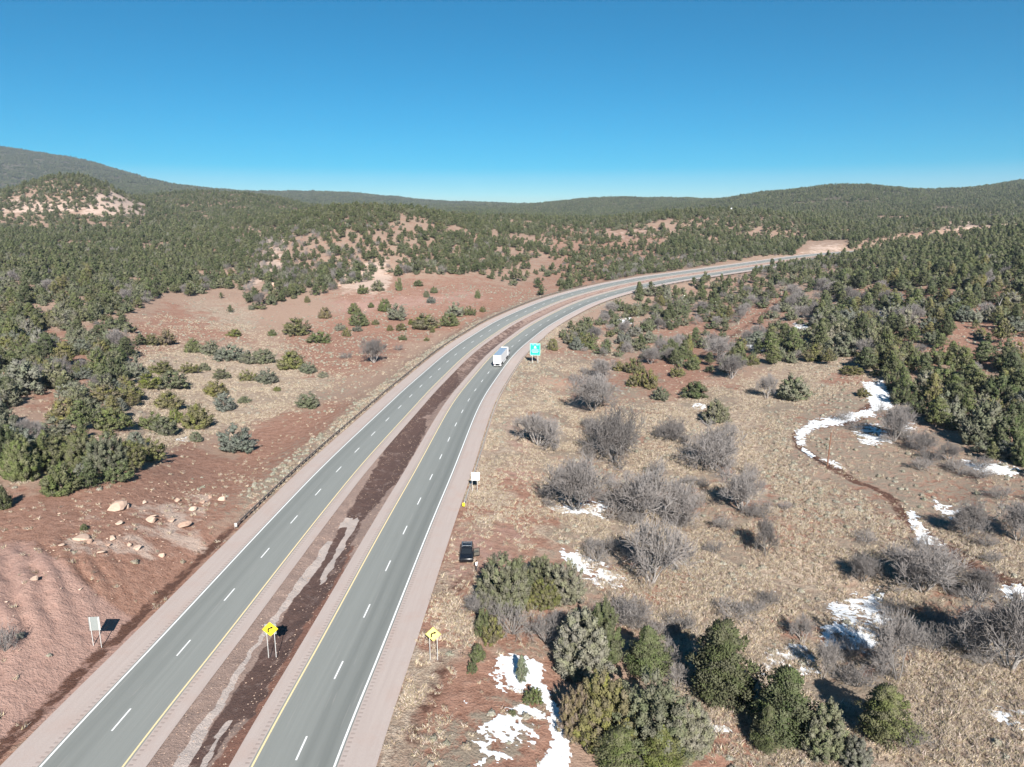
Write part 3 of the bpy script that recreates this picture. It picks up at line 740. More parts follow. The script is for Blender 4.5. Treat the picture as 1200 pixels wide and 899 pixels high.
def bare_tree(name, seed, mats, stems=4, nb=(5, 5, 5, 4), spread=0.7, lean=0.45, trunk_r=0.018, ln=(.42, .30, .20, .13), twig_r=0.0030):
    """leafless crown: (trunk mesh, twig mesh), 1 tall, about 1 wide"""
    rng = random.Random(seed); thick = []; thin = []
    def grow(p, d, L, r, lvl):
        q = p; dd = d.copy(); k = 3 if lvl < 2 else 2
        pts = [p]
        for i in range(k):
            dd = (dd + Vector((rng.gauss(0, .16), rng.gauss(0, .16), rng.gauss(.05, .12)))).normalized()
            q2 = q + dd * L / k
            if q2.z < 0.01: q2.z = 0.01 + rng.random() * .02
            r1 = r * (1 - .5 * (i + 1) / k)
            (thick if lvl < 2 else thin).append((*q, *q2, max(r * (1 - .5 * i / k), twig_r), max(r1, twig_r * .8)))
            q = q2; pts.append(q)
        if lvl >= len(nb): return
        for j in range(nb[lvl]):
            f = rng.uniform(.3, 1.0); i = min(int(f * k), k - 1)
            b = pts[i].lerp(pts[i + 1], f * k - i)
            a = rng.uniform(0, 6.283); o = dd.orthogonal(); o.rotate(Matrix.Rotation(a, 3, dd)); 
            nd = (dd * rng.uniform(.55, 1) + o * rng.uniform(.5, 1) * spread + Vector((0, 0, .12))).normalized()
            grow(b, nd, ln[min(lvl + 1, 3)] * rng.uniform(.6, 1.15), r * .5, lvl + 1)
    for i in range(stems):
        a = 6.283 * (i + rng.uniform(-.3, .3)) / stems
        grow(Vector((math.cos(a) * .02, math.sin(a) * .02, -0.02)), Vector((math.cos(a) * lean, math.sin(a) * lean, 1)).normalized(), ln[0] * rng.uniform(.75, 1.1), trunk_r * rng.uniform(.7, 1.1), 0)
    V = np.array([t[3:6] for t in thin]); zmax = np.percentile(V[:, 2], 99.5); wid = np.percentile(np.hypot(V[:, 0], V[:, 1]), 97) * 2
    def sc(L):
        S = np.array(L, float); S[:, [0, 1, 3, 4]] /= wid; S[:, [2, 5]] /= zmax; return S
    return seg_mesh(name + '_trunk', sc(thick), mats[0], 4), seg_mesh(name + '_twigs', sc(thin), mats[1], 3), len(thin)
def trunk_mesh(name, seed, mat, r=0.05, h=0.4, n=7, branches=4):
    rng = random.Random(seed); mb = MB()
    p = Vector((0, 0, -0.04)); rr = r * 1.3
    for i in range(4):
        q = Vector((p.x + rng.uniform(-.02, .02), p.y + rng.uniform(-.02, .02), -0.04 + (h + .04) * (i + 1) / 4)); r2 = r * (1 - .18 * (i + 1))
        mb.tube(p, q, rr, r2, n); 
        if i > 0:
            for b in range(branches // 2):
                a = rng.uniform(0, 6.28); e = q + Vector((math.cos(a) * .22, math.sin(a) * .22, .14)); mb.tube(q, e, r2 * .5, r2 * .22, 5)
        p, rr = q, r2
    return mb.mesh(name, mat)

M_fol = mat_foliage('conifer_foliage', 'object')
JUN_STOPS = [(0.0, (0.083, 0.091, 0.049)), (0.3, (0.104, 0.111, 0.062)), (0.55, (0.128, 0.131, 0.081)), (0.75, (0.100, 0.096, 0.040)), (1.0, (0.152, 0.154, 0.110))]
PIN_STOPS = [(0.0, (0.063, 0.073, 0.034)), (0.4, (0.085, 0.094, 0.045)), (0.75, (0.112, 0.115, 0.058)), (1.0, (0.078, 0.082, 0.045))]
M_jun = mat_foliage('juniper_mass', 'random', JUN_STOPS); M_pin = mat_foliage('pine_mass', 'random', PIN_STOPS)
def mat_bark(name, c0, c1, sc=6):
    m, nt, b = new_mat(name, 0.9, 0.15)
    tc = N(nt, 'ShaderNodeTexCoord'); oi = N(nt, 'ShaderNodeObjectInfo')
    f = noise(nt, tc.outputs['Object'], sc, 4)
    c = mixc(nt, f, c0, c1)
    hs = N(nt, 'ShaderNodeHueSaturation'); nt.links.new(c, hs.inputs['Color']); nt.links.new(mth(nt, 'MULTIPLY_ADD', oi.outputs['Random'], 0.5, 0.75), hs.inputs['Value'])
    nt.links.new(hs.outputs[0], b.inputs['Base Color']); return m
M_bark = mat_bark('bark', (0.10, 0.075, 0.058), (0.22, 0.175, 0.145))
M_grey = mat_bark('grey_bark', (0.20, 0.18, 0.165), (0.36, 0.335, 0.315))
M_twig = mat_bark('grey_twig', (0.185, 0.165, 0.155), (0.295, 0.27, 0.255))
M_sage = mat_foliage('sage_leaf', 'random', [(0, (0.25, 0.225, 0.175)), (0.5, (0.33, 0.31, 0.255)), (0.8, (0.22, 0.215, 0.165)), (1, (0.27, 0.22, 0.17))])
M_straw = mat_foliage('dry_grass', 'random', [(0, (0.36, 0.28, 0.20)), (0.45, (0.53, 0.445, 0.335)), (0.75, (0.40, 0.32, 0.24)), (1, (0.25, 0.175, 0.13))])

JK = ['cone', 'round', 'dome', 'round', 'cone', 'dome']
HERO = [juniper_crown('juniper_crown', 100 + i, JK[i], 330, 42, M_fol, plume=0.155, leaf=0.026, lobes=[3, 6, 5, 7][i]) for i in range(4)]
MIDJ = [juniper_crown('juniper_crown', 200 + i, JK[i], 110, 16, M_fol, plume=0.24, leaf=0.05, lobes=[0, 4, 3, 5, 2, 4][i]) for i in range(6)]
HEROP = [pine_crown('pine_crown', 300 + i, 105, 44, M_fol, leaf=0.034, taper=[.72, .6][i], clumps=3, start=.05, rv=(.5, 1.18), cs=1.25) for i in range(2)]
MIDP = [pine_crown('pine_crown', 320 + i, 60, 11, M_fol, leaf=0.065, taper=[.8, .6, .95, .7][i], start=[.1, .16, .08, .2][i]) for i in range(4)]
TRK = [trunk_mesh('trunk', 400 + i, M_bark, .045, .45) for i in range(2)]
BARE = [bare_tree('bare_tree', 500 + i, (M_grey, M_twig), *a) for i, a in enumerate([(3, (5, 5, 5, 4), .75, .35), (5, (5, 5, 5, 4), .8, .6), (4, (6, 5, 5, 4), .9, .5), (6, (5, 4, 5, 4), .7, .75)])]
SHRUB = [bare_tree('bare_shrub', 540 + i, (M_grey, M_twig), *a) for i, a in enumerate([(14, (4, 4, 3), .8, .9, .010, (.6, .3, .2, .12)), (18, (4, 3, 3), .9, 1.2, .009, (.55, .3, .2, .12))])]
def sage_mesh(name, seed, n, mat, leaf):
    rng = np.random.default_rng(seed); buf = TriBuf()
    d = rng.normal(size=(n, 3)); d[:, 2] = np.abs(d[:, 2]); d /= np.linalg.norm(d, axis=1, keepdims=True)
    r = .5 * (0.75 + .25 * np.sin(3 * np.arctan2(d[:, 1], d[:, 0]) + seed)) * rng.uniform(.55, .95, n)
    P = d * r[:, None] * [1, 1, 1.5] * .8
    tt = np.stack([np.clip(rng.normal(.5, .2, n), 0, 1), rng.uniform(0, 1, n), np.zeros(n)], 1)
    leaf_tris(buf, P, d + rng.normal(0, .3, (n, 3)) + [0, 0, .4], leaf * rng.uniform(.7, 1.4, n), leaf * .4 * rng.uniform(.7, 1.3, n), tt, rng)
    return buf.mesh(name, mat)
SAGE = [sage_mesh('sagebrush', 600 + i, 150, M_sage, .22) for i in range(3)]
def grass_mesh(name, seed, n):
    rng = np.random.default_rng(seed); buf = TriBuf()
    P = np.stack([rng.normal(0, .2, n), rng.normal(0, .2, n), np.zeros(n)], 1)
    D = np.stack([rng.normal(0, .45, n), rng.normal(0, .45, n), np.ones(n)], 1)
    tt = np.stack([np.clip(rng.normal(.55, .2, n), 0, 1), rng.uniform(0, 1, n), np.zeros(n)], 1)
    leaf_tris(buf, P, D, rng.uniform(.4, 1.0, n), np.full(n, .05), tt, rng)
    return buf.mesh(name, M_straw)
GRASS = [grass_mesh('grass_tuft', 650 + i, 14) for i in range(3)]
# massed far trees: light meshes, single and in clumps
FARJ = [juniper_crown('far_juniper', 700 + i, JK[i], 26, 5, M_jun, plume=0.40, leaf=0.12, lobes=[0, 3, 2][i]) for i in range(3)]
FARP = [pine_crown('far_pine', 720 + i, 22, 6, M_pin, leaf=0.13, taper=[.8, .6, .95][i], start=[.08, .14, .06][i], clumps=2) for i in range(3)]
def clump_mesh(name, seed, n, src, mat):
    rng = np.random.default_rng(seed); Vs = []; Ts = []; Cs = []; o = 0
    data = []
    for me in src:
        v = np.empty(len(me.vertices) * 3, np.float32); me.vertices.foreach_get('co', v); l = np.empty(len(me.loops), np.int32); me.loops.foreach_get('vertex_index', l)
        c = np.empty(len(me.vertices) * 4, np.float32); me.attributes['tint'].data.foreach_get('color', c); data.append((v.reshape(-1, 3), l.reshape(-1, 3), c.reshape(-1, 4)[:, :3]))
    for i in range(n):
        v, l, c = data[i % len(data)]; a = rng.uniform(0, 6.28); s = rng.uniform(.75, 1.25); x, y = rng.uniform(-8, 8, 2)
        R = np.array([[math.cos(a), -math.sin(a), 0], [math.sin(a), math.cos(a), 0], [0, 0, 1]])
        Vs.append((v * [4.2 * s, 4.2 * s, 6.0 * s * rng.uniform(.8, 1.2)]) @ R.T + [x, y, 0]); Ts.append(l + o); o += len(v)
        cc = c.copy(); cc[:, 0] = np.clip(cc[:, 0] + rng.normal(0, .15), 0, 1); Cs.append(cc)
    return mesh_np(name, np.concatenate(Vs), np.concatenate(Ts), mat, False, {'tint': np.concatenate(Cs)})
_tj = [juniper_crown('t', 740 + i, JK[i], 10, 2, M_jun, plume=0.6, leaf=0.2, lobes=0) for i in range(2)] + [pine_crown('t', 745, 12, 5, M_pin, leaf=.2, clumps=1, start=.05)]
CLUMP = [clump_mesh('tree_clump', 760 + i, 8, _tj, M_pin) for i in range(3)]

# ------------------------------------------------------------------ one tree = a root with trunk and crown
TONES = {'grey': (0.172, 0.168, 0.122), 'greygreen': (0.142, 0.142, 0.090), 'olive': (0.138, 0.126, 0.060), 'green': (0.112, 0.120, 0.056), 'dark': (0.080, 0.088, 0.045),
         'bright': (0.136, 0.140, 0.046), 'brown': (0.165, 0.135, 0.086), 'pale': (0.19, 0.20, 0.13), 'blue': (0.136, 0.142, 0.110)}
WORD = {'grey': 'silver-grey', 'greygreen': 'grey-green', 'olive': 'olive', 'green': 'green', 'dark': 'dark green', 'bright': 'bright yellow-green', 'brown': 'brownish', 'pale': 'pale green', 'blue': 'blue-grey'}
ALL_TREES = []      # (root, kind, tone, px, py, wpx, hpx, bare?) for the labels
def conifer(x, y, z, w, h, kind, tone, hero=False, info=None):
    src = ((HERO if hero else MIDJ) if kind == 'juniper' else (HEROP if hero else MIDP))
    root = empty('juniper_tree' if kind == 'juniper' else 'pinyon_pine', (x, y, z), rnd.uniform(0, 6.28), (w, w, h))
    cr = bpy.data.objects.new('crown', rnd.choice(src)); c = TONES[tone]; j = rnd.uniform(.88, 1.12)
    cr.color = (c[0] * j * rnd.uniform(.95, 1.05), c[1] * j, c[2] * j * rnd.uniform(.92, 1.08), 1); link(cr, root)
    link(bpy.data.objects.new('trunk', rnd.choice(TRK)), root)
    ALL_TREES.append((root, kind, tone, info))
    return root
def bare(x, y, z, w, h, shrub=False, info=None, var=None):
    L = SHRUB if shrub else BARE
    t, tw, n = L[var] if var is not None else rnd.choice(L)
    root = empty('bare_shrub' if shrub else 'bare_tree', (x, y, z), rnd.uniform(0, 6.28), (w, w, h))
    link(bpy.data.objects.new('trunk' if not shrub else 'stems', t), root); link(bpy.data.objects.new('crown', tw), root)
    ALL_TREES.append((root, 'shrub' if shrub else 'bare', 'grey', info))
    return root
PLACED = []
def at_px(px, py, wpx, hpx):
    x, y, z = ground(px, py)
    k = px_per_m(x, y, z)
    dep = math.atan2(CAM_H - z, y)
    w = wpx / k; h = max(hpx / k - 0.35 * w * math.sin(dep), hpx / k * .5) / math.cos(dep)
    # the base pixel is the front of the crown: step back by part of the radius
    x2 = x + x / y * w * .30; y2 = y + w * .30
    PLACED.append((x2, y2, w * .5))
    return x2, y2, gz(x2, y2) - 0.05, w, h
J = [  # junipers and pines read off the photograph: base x, base y, width, height, tone (p = pinyon pine)
 (279,531,39,37,'blue'),(231,504,37,34,'olive'),(230,518,16,14,'greygreen'),(199,481,34,26,'olive'),(201,458,35,25,'greygreen'),(174,457,24,22,'bright'),(191,440,27,18,'olive'),
 (180,505,28,25,'green'),(193,511,30,25,'greygreen'),(206,497,18,20,'bright'),(263,482,25,24,'blue'),(254,465,29,22,'olive'),(287,473,16,10,'greygreen'),(259,445,21,14,'greygreen'),(291,447,19,15,'olive'),
 (240,435,13,11,'greygreen'),(222,438,20,14,'olive'),(100,553,42,52,'green'),(126,556,42,52,'greygreen'),(151,552,38,40,'olive'),(96,560,16,18,'blue'),(66,571,26,24,'brown'),
 (30,566,46,60,'green'),(60,553,42,52,'green'),(8,548,36,55,'dark'),(4,598,22,32,'dark'),(67,513,40,26,'grey'),(133,506,34,31,'green'),(80,496,42,33,'olive'),(106,493,30,28,'greygreen'),
 (125,474,38,26,'olive'),(88,471,34,27,'grey'),(28,464,50,45,'grey'),(66,457,35,36,'greygreen'),(160,445,26,28,'grey'),(136,451,28,36,'dark'),(116,440,24,34,'green'),
 (177,405,19,15,'olive'),(196,405,20,20,'brown'),(228,414,21,20,'green'),(248,417,22,20,'greygreen'),(270,425,28,22,'blue'),(294,427,24,18,'greygreen'),(275,395,17,10,'bright'),
 (362,479,27,22,'greygreen'),(314,450,28,20,'blue'),(309,427,28,20,'greygreen'),(342,434,32,25,'olive'),(362,438,22,15,'greygreen'),(379,443,12,9,'grey'),(325,459,9,7,'bright'),
 (374,403,23,16,'green'),(347,394,32,23,'olive'),(406,395,9,12,'olive'),(419,389,11,9,'blue'),(319,394,10,9,'green'),(472,399,9,7,'green'),(500,400,7,6,'olive'),(457,388,9,8,'olive'),(470,388,12,10,'olive'),(507,390,7,6,'olive'),
 (381,374,15,15,'brown'),(415,369,15,15,'green'),(421,383,25,18,'green'),(451,366,16,17,'green'),(466,376,22,21,'grey'),(498,387,33,21,'olive'),(527,383,25,17,'green'),(551,370,13,12,'green'),(533,372,22,19,'grey'),(505,356,12,9,'blue'),
 (435,361,8,7,'green'),(468,341,8,17,'green'),(425,345,13,12,'green'),(443,342,15,14,'greygreen'),(490,336,11,8,'green'),(509,344,9,9,'green'),(360,355,7,9,'olive'),(351,344,15,18,'green'),(399,388,13,10,'grey'),(440,381,9,7,'olive'),
 (566,366,8,8,'olive'),(560,350,7,12,'green'),(500,349,8,9,'greygreen'),(482,381,8,8,'bright'),
 (648,411,14,16,'olive'),(680,408,24,20,'olive'),(692,410,15,13,'green'),(711,407,12,11,'greygreen'),(729,411,10,12,'olive'),(746,405,13,10,'greygreen'),(761,403,18,16,'grey'),(668,404,16,18,'greygreen'),
 (725,435,18,13,'olive'),(743,438,20,20,'olive'),(746,454,18,21,'olive'),(760,456,20,25,'olive'),(794,442,18,16,'olive'),(782,419,18,14,'greygreen'),(807,413,11,24,'olive'),(813,428,16,14,'bright'),(814,468,29,23,'dark'),
 (880,428,20,13,'olive'),(865,412,19,18,'olive'),(887,404,26,18,'blue'),(838,498,30,32,'greygreen'),(774,470,20,18,'greygreen'),
 (592,722,60,78,'greygreen'),(605,700,32,44,'olive'),(617,716,20,30,'olive'),(638,716,34,40,'olive'),(659,712,46,58,'grey'),(633,690,28,42,'greygreen'),
 (567,749,19,38,'green'),(578,756,24,34,'olive'),(560,776,20,22,'green'),(554,790,11,18,'green'),(625,828,20,22,'green'),(601,840,9,9,'green'),(611,803,17,34,'pale'),
 (682,800,78,84,'grey'),(706,782,46,80,'green'),(757,802,54,64,'p_green'),(674,872,40,68,'brown'),(702,885,80,96,'olive'),(757,895,98,104,'greygreen'),(803,893,64,74,'grey'),(722,918,60,58,'p_green'),(772,920,58,62,'p_bright'),
 (838,840,76,106,'p_dark'),(915,880,82,92,'p_dark'),(896,887,36,56,'p_green'),(966,897,56,72,'greygreen'),(1028,880,60,72,'p_green'),(1000,905,40,40,'grey'),(868,828,30,40,'dark'),
 (928,471,38,35,'greygreen'),(932,408,24,20,'brown'),(913,421,18,16,'grey'),(987,419,36,32,'greygreen'),(960,407,30,30,'grey'),(1037,424,22,40,'p_green'),(1074,430,16,20,'green'),(999,440,28,12,'olive'),(1011,466,16,12,'olive'),(1026,441,12,8,'olive'),
 (1049,458,20,27,'dark'),(1058,476,26,30,'dark'),(1078,488,22,24,'dark'),(1093,497,16,18,'green'),(1117,506,18,19,'green'),(1108,499,32,42,'grey'),(1152,524,52,60,'greygreen'),(1180,530,40,46,'dark'),(1200,548,30,40,'green'),(1130,497,28,36,'p_green'),
 (1085,462,30,30,'grey'),(1105,452,28,30,'green'),(1135,460,34,34,'p_green'),(1168,474,36,36,'dark'),(1192,470,34,38,'p_dark'),(1120,430,28,28,'green'),(1150,432,32,32,'p_green'),(1180,436,32,32,'dark'),(1160,500,34,36,'olive'),(1190,505,34,36,'dark'),
 (99,622,10,9,'green'),(905,395,14,14,'olive'),(1128,425,16,14,'green'),(1100,410,16,20,'p_green'),(1068,404,18,24,'p_green'),(1148,394,14,12,'olive'),
]
for (px, py, w, h, tone) in J:
    kind = 'juniper'
    if tone.startswith('p_'): kind = 'pine'; tone = tone[2:]
    if h / w > 1.6 and tone == 'pale': kind = 'pine'
    x, y, z, wm, hm = at_px(px, py, w, h)
    conifer(x, y, z, wm * 1.06, hm, kind, tone, hero=(w > 24 and y < 145), info=(px, py - h / 2, w, h))
B = [  # leafless trees
 (631,527,58,42,3),(695,487,58,45,1),(720,549,66,74,2),(675,607,78,68,1),(750,619,84,74,2),(800,621,58,58,0),(836,557,68,58,2),(868,604,50,50,1),(763,696,84,86,0),(842,425,36,30,1),(857,446,32,30,1),(898,470,26,30,0),
 (762,428,26,20,1),(438,427,30,29,1),(1050,809,62,80,0),(1078,714,88,62,1),(963,801,32,48,0),(1182,797,104,100,1),(1138,774,74,66,2),(897,657,30,48,0),(1132,634,44,48,2),(1147,716,42,42,1),(1047,521,42,46,1),(1112,547,28,26,0),(1080,532,34,26,2),(1192,640,50,50,1),
 (705,445,30,24,1),(790,520,34,30,2),(940,760,28,34,0),(1010,690,34,34,1)]
for (px, py, w, h, v) in B:
    x, y, z, wm, hm = at_px(px, py, w, h); bare(x, y, z, wm * 1.1, hm * 1.05, False, (px, py - h / 2, w, h), v)
SH = [(565,731,56,38),(600,752,62,46),(640,762,52,46),(657,742,40,30),(735,742,72,46),(700,742,40,36),(782,790,42,42),(792,812,36,36),(700,664,40,34),(690,452,42,18),(778,517,36,26),(405,421,20,10),(467,411,14,9),(860,732,56,30),(885,725,30,24),
      (900,715,36,24),(1000,775,36,30),(985,760,26,22),(1065,885,50,34),(8,771,34,38),(1125,560,36,20),(1065,520,30,22),(1090,545,30,20),(1150,565,36,18),(770,560,26,22),(640,586,24,20),(720,600,34,26),(815,600,30,26),(1090,770,56,40),(1045,760,40,34),(920,600,20,14),
      (660,560,22,18),(705,520,40,34),(850,520,30,24),(880,560,26,20),(1015,640,34,20),(555,715,30,24),(745,745,50,40)]
for (px, py, w, h) in SH:
    x, y, z, wm, hm = at_px(px, py, w, h); bare(x, y, z, wm, hm, True, (px, py - h / 2, w, h))

CRK = [(690, 415), (700, 450), (690, 490), (710, 530), (690, 590), (760, 610), (790, 600), (720, 650), (830, 540), (870, 590), (800, 560), (850, 640), (1050, 530), (1100, 555), (1150, 575), (1010, 500), (1080, 720), (1120, 760), (1170, 760), (1060, 680), (980, 780), (1040, 790), (1160, 660), (1190, 600), (700, 745), (770, 750), (640, 590)]
for i in range(64):
    cxp, cyp = CRK[i % len(CRK)]; qx = cxp + rnd.gauss(0, 22); qy = cyp + rnd.gauss(0, 14); kk_ = 0.12 * (qy - 300) * rnd.uniform(.5, 1.0) + 4
    if qx < 640 or qx > 1215: continue
    x, y, z, wm, hm = at_px(qx, qy, kk_, kk_ * .62); bare(x, y, z, wm, hm, True, (qx, qy - kk_ * .3, kk_, kk_ * .62))

# ------------------------------------------------------------------ scattered forest: nearest as single trees, the rest as woodland
OPEN = [[(-90, 950), (-90, 585), (70, 585), (178, 556), (182, 515), (150, 515), (145, 490), (165, 470), (172, 440), (150, 435), (168, 405), (150, 385), (150, 365), (190, 350), (250, 346), (275, 372), (310, 366), (335, 352), (385, 345), (400, 335), (480, 322), (560, 322), (630, 345), (640, 360), (560, 405), (640, 400),
         (700, 418), (760, 422), (830, 440), (900, 428), (935, 425), (1000, 430), (1040, 442), (1052, 475), (1090, 505), (1140, 532), (1210, 560), (1290, 600), (1290, 950)],
        [(925, 305), (945, 283), (995, 281), (995, 294), (960, 303)], [(815, 425), (865, 380), (930, 336), (940, 338), (900, 372), (850, 425)], [(35, 368), (60, 362), (70, 375), (40, 380)], [(20, 465), (60, 460), (60, 485), (10, 480)]]
SPARSE = [([(285, 345), (290, 285), (340, 262), (420, 300), (470, 305), (500, 330), (400, 345)], .85), ([(25, 248), (28, 236), (90, 238), (90, 250)], .4), ([(100, 250), (108, 236), (130, 214), (172, 242), (170, 258)], .4), ([(640, 265), (790, 262), (800, 282), (720, 310), (700, 345), (600, 352)], .45),
          ([(690, 425), (690, 360), (930, 315), (960, 330), (940, 425)], .55), ([(940, 430), (950, 340), (1210, 330), (1210, 440)], .55), ([(540, 330), (640, 300), (660, 330), (620, 350)], .3), ([(1090, 275), (1210, 275), (1210, 245), (1090, 245)], .6), ([(140, 380), (300, 330), (330, 350), (160, 400)], .5)]
def scatter(cell, y0, y1, seed):
    rng = np.random.default_rng(seed)
    ny = int((y1 - y0) / cell); out = []
    for j in range(ny):
        y = y0 + (j + .5) * cell; half = 0.80 * y + 60; n = int(2 * half / cell)
        out.append(np.stack([-half + (np.arange(n) + rng.uniform(0, 1, n)) * cell, np.full(n, y) + rng.uniform(-.5, .5, n) * cell], 1))
    P = np.concatenate(out); return P[:, 0], P[:, 1], rng
def thin(X, Y, rng, dens=1.0):
    Z = terrain(X, Y); px, py = project(X, Y, Z)
    d = np.full(X.shape, dens)
    for p in OPEN: d = np.where(inpoly(px, py, p, 0) > .5, 0, d)
    for p, v in SPARSE: d = d * np.where(inpoly(px, py, p, 0) > .5, v, 1)
    patch = fbm(X / 38, Y / 38, 77, 3); d = d * np.clip(.8 + (patch - .42) * 5, np.where(Y > 560, .22, .4), 1.15)
    s, t = road_st(X, Y); d = np.where(np.abs(t) < lane_off(s) + W_LANES + W_SHO + np.where(Y > 590, 1.2, 5 + rng.uniform(0, 5, len(X))), 0, d)
    keep = rng.uniform(0, 1, len(X)) < d
    return X[keep], Y[keep], Z[keep], px[keep], py[keep]
def away(X, Y, extra):
    ok = np.ones(len(X), bool)
    for (x, y, r) in PLACED: ok &= (X - x) ** 2 + (Y - y) ** 2 > (r + extra) ** 2
    return ok
X, Y, rg = scatter(4.0, 110, 720, 5)
X, Y, Z, PX, PY = thin(X, Y, rg, .92); _k = (Y > 420) | (rg.uniform(0, 1, len(X)) < .72); X, Y, Z, PX, PY = (a[_k] for a in (X, Y, Z, PX, PY))
ok = away(X, Y, 1.6); X, Y, Z, PX, PY = (a[ok] for a in (X, Y, Z, PX, PY))
n = len(X)
# pines on the slopes and at right, junipers on the flats
pp = np.clip(.25 + .35 * sstep(300, 480, Y) + .25 * sstep(900, 1050, PX), 0, .85); is_p = rg.uniform(0, 1, n) < pp
leafless = (rg.uniform(0, 1, n) < .05 + .16 * ((PX > 690) & (PX < 980) & (PY > 300)) + .32 * (inpoly(PX, PY, [(285, 345), (295, 270), (345, 260), (430, 300), (470, 340), (400, 350)], 0) > .5)) & (Y < 600)
Wd = (2.2 + 3.6 * rg.uniform(0, 1, n) ** 1.2) * np.where(is_p, .95, 1.08); Ht = Wd * np.where(is_p, rg.uniform(1.0, 1.5, n), rg.uniform(.7, 1.0, n))
big = np.where(Y < 460, 1.16, 1.0) * np.where((PX > 900) & (Y < 420), 1.15, 1.0); Wd *= big; Ht *= big
inview = (PX > -20) & (PX < 1220) & (PY < 920)
size = np.where(inview, Wd * Ht / (Y * Y), 0)
order = np.argsort(-size); single = np.zeros(n, bool); cj = sum(1 for a in ALL_TREES if a[1] == 'juniper'); cp = sum(1 for a in ALL_TREES if a[1] == 'pine'); cb = sum(1 for a in ALL_TREES if a[1] == 'bare')
for i in order:
    if not inview[i]: break
    if leafless[i]:
        if cb < 110: single[i] = True; cb += 1
    elif is_p[i]:
        if cp < 240: single[i] = True; cp += 1
    elif cj < 300: single[i] = True; cj += 1
tonesJ = ['greygreen', 'olive', 'grey', 'greygreen', 'green', 'blue']; tonesP = ['green', 'dark', 'green', 'dark', 'olive']
for i in np.nonzero(single)[0]:
    k = px_per_m(X[i], Y[i], Z[i]); info = (PX[i], PY[i] - Ht[i] * k / 2, Wd[i] * k, Ht[i] * k)
    if leafless[i]: bare(X[i], Y[i], Z[i] - .05, Wd[i] * 1.1, Wd[i] * .95, False, info)
    else: conifer(X[i], Y[i], Z[i] - .08, Wd[i], Ht[i], 'pine' if is_p[i] else 'juniper', rnd.choice(tonesP if is_p[i] else tonesJ), False, info)
rest = ~single

def instancer(name, X, Y, Z, scale, meshes, label, cat, seed=1, tiltless=True):
    """one object: points carrying copies of a few light meshes"""
    rng = np.random.default_rng(seed); n = len(X)
    me = bpy.data.meshes.new(name); me.vertices.add(n)
    me.vertices.foreach_set('co', np.stack([X, Y, Z], 1).astype(np.float32).ravel())
    a = me.attributes.new('inst_scale', 'FLOAT_VECTOR', 'POINT'); a.data.foreach_set('vector', np.asarray(scale, np.float32).ravel())
    a = me.attributes.new('inst_rot', 'FLOAT_VECTOR', 'POINT'); a.data.foreach_set('vector', np.stack([np.zeros(n), np.zeros(n), rng.uniform(0, 6.283, n)], 1).astype(np.float32).ravel())
    a = me.attributes.new('inst_kind', 'INT', 'POINT'); a.data.foreach_set('value', rng.integers(0, len(meshes), n).astype(np.int32))
    o = link(bpy.data.objects.new(name, me)); tag(o, label, cat, kind='stuff')
    ng = bpy.data.node_groups.new(name, 'GeometryNodeTree')
    ng.interface.new_socket('Geometry', in_out='INPUT', socket_type='NodeSocketGeometry'); ng.interface.new_socket('Geometry', in_out='OUTPUT', socket_type='NodeSocketGeometry')
    gi = ng.nodes.new('NodeGroupInput'); go = ng.nodes.new('NodeGroupOutput'); iop = ng.nodes.new('GeometryNodeInstanceOnPoints'); jn = ng.nodes.new('GeometryNodeJoinGeometry')
    for m_ in meshes:
        so = bpy.data.objects.new('source_' + m_.name, m_)
        oi = ng.nodes.new('GeometryNodeObjectInfo'); oi.inputs['Object'].default_value = so; oi.inputs['As Instance'].default_value = True
        ng.links.new(oi.outputs['Geometry'], jn.inputs[0])
    def attr(nm, ty):
        q = ng.nodes.new('GeometryNodeInputNamedAttribute'); q.data_type = ty; q.inputs['Name'].default_value = nm; return q.outputs['Attribute']
    ng.links.new(gi.outputs[0], iop.inputs['Points']); ng.links.new(jn.outputs[0], iop.inputs['Instance']); iop.inputs['Pick Instance'].default_value = True
    ng.links.new(attr('inst_kind', 'INT'), iop.inputs['Instance Index']); ng.links.new(attr('inst_scale', 'FLOAT_VECTOR'), iop.inputs['Scale']); ng.links.new(attr('inst_rot', 'FLOAT_VECTOR'), iop.inputs['Rotation'])
    ng.links.new(iop.outputs[0], go.inputs[0])
    md = o.modifiers.new('copies', 'NODES'); md.node_group = ng
    return o
X2, Y2, rg2 = scatter(6.2, 720, 1500, 6); X2, Y2, Z2, PX2, PY2 = thin(X2, Y2, rg2, .95); n2 = len(X2)
p2 = rg2.uniform(0, 1, n2) < .45; W2 = rg2.uniform(3.2, 6.6, n2); H2 = W2 * np.where(p2, rg2.uniform(.95, 1.4, n2), rg2.uniform(.7, 1.0, n2))
rj = rest & ~is_p & ~leafless; rp = rest & (is_p) & ~leafless; rb = rest & leafless
cat_ = lambda *a: np.concatenate(a)
xj, yj, zj = cat_(X[rj], X2[~p2]), cat_(Y[rj], Y2[~p2]), cat_(Z[rj], Z2[~p2]) ; wj, hj = cat_(Wd[rj], W2[~p2]), cat_(Ht[rj], H2[~p2])
instancer('juniper_woodland', xj, yj, zj - .1, np.stack([wj, wj, hj], 1), FARJ, 'grey-green juniper woodland covering the hills behind the highway', 'woodland', 21)
xp, yp, zp = cat_(X[rp], X2[p2]), cat_(Y[rp], Y2[p2]), cat_(Z[rp], Z2[p2]); wp_, hp_ = cat_(Wd[rp], W2[p2]), cat_(Ht[rp], H2[p2])
instancer('pine_woodland', xp, yp, zp - .1, np.stack([wp_, wp_, hp_], 1), FARP, 'dark green pine woodland covering the hills behind the highway', 'woodland', 22)
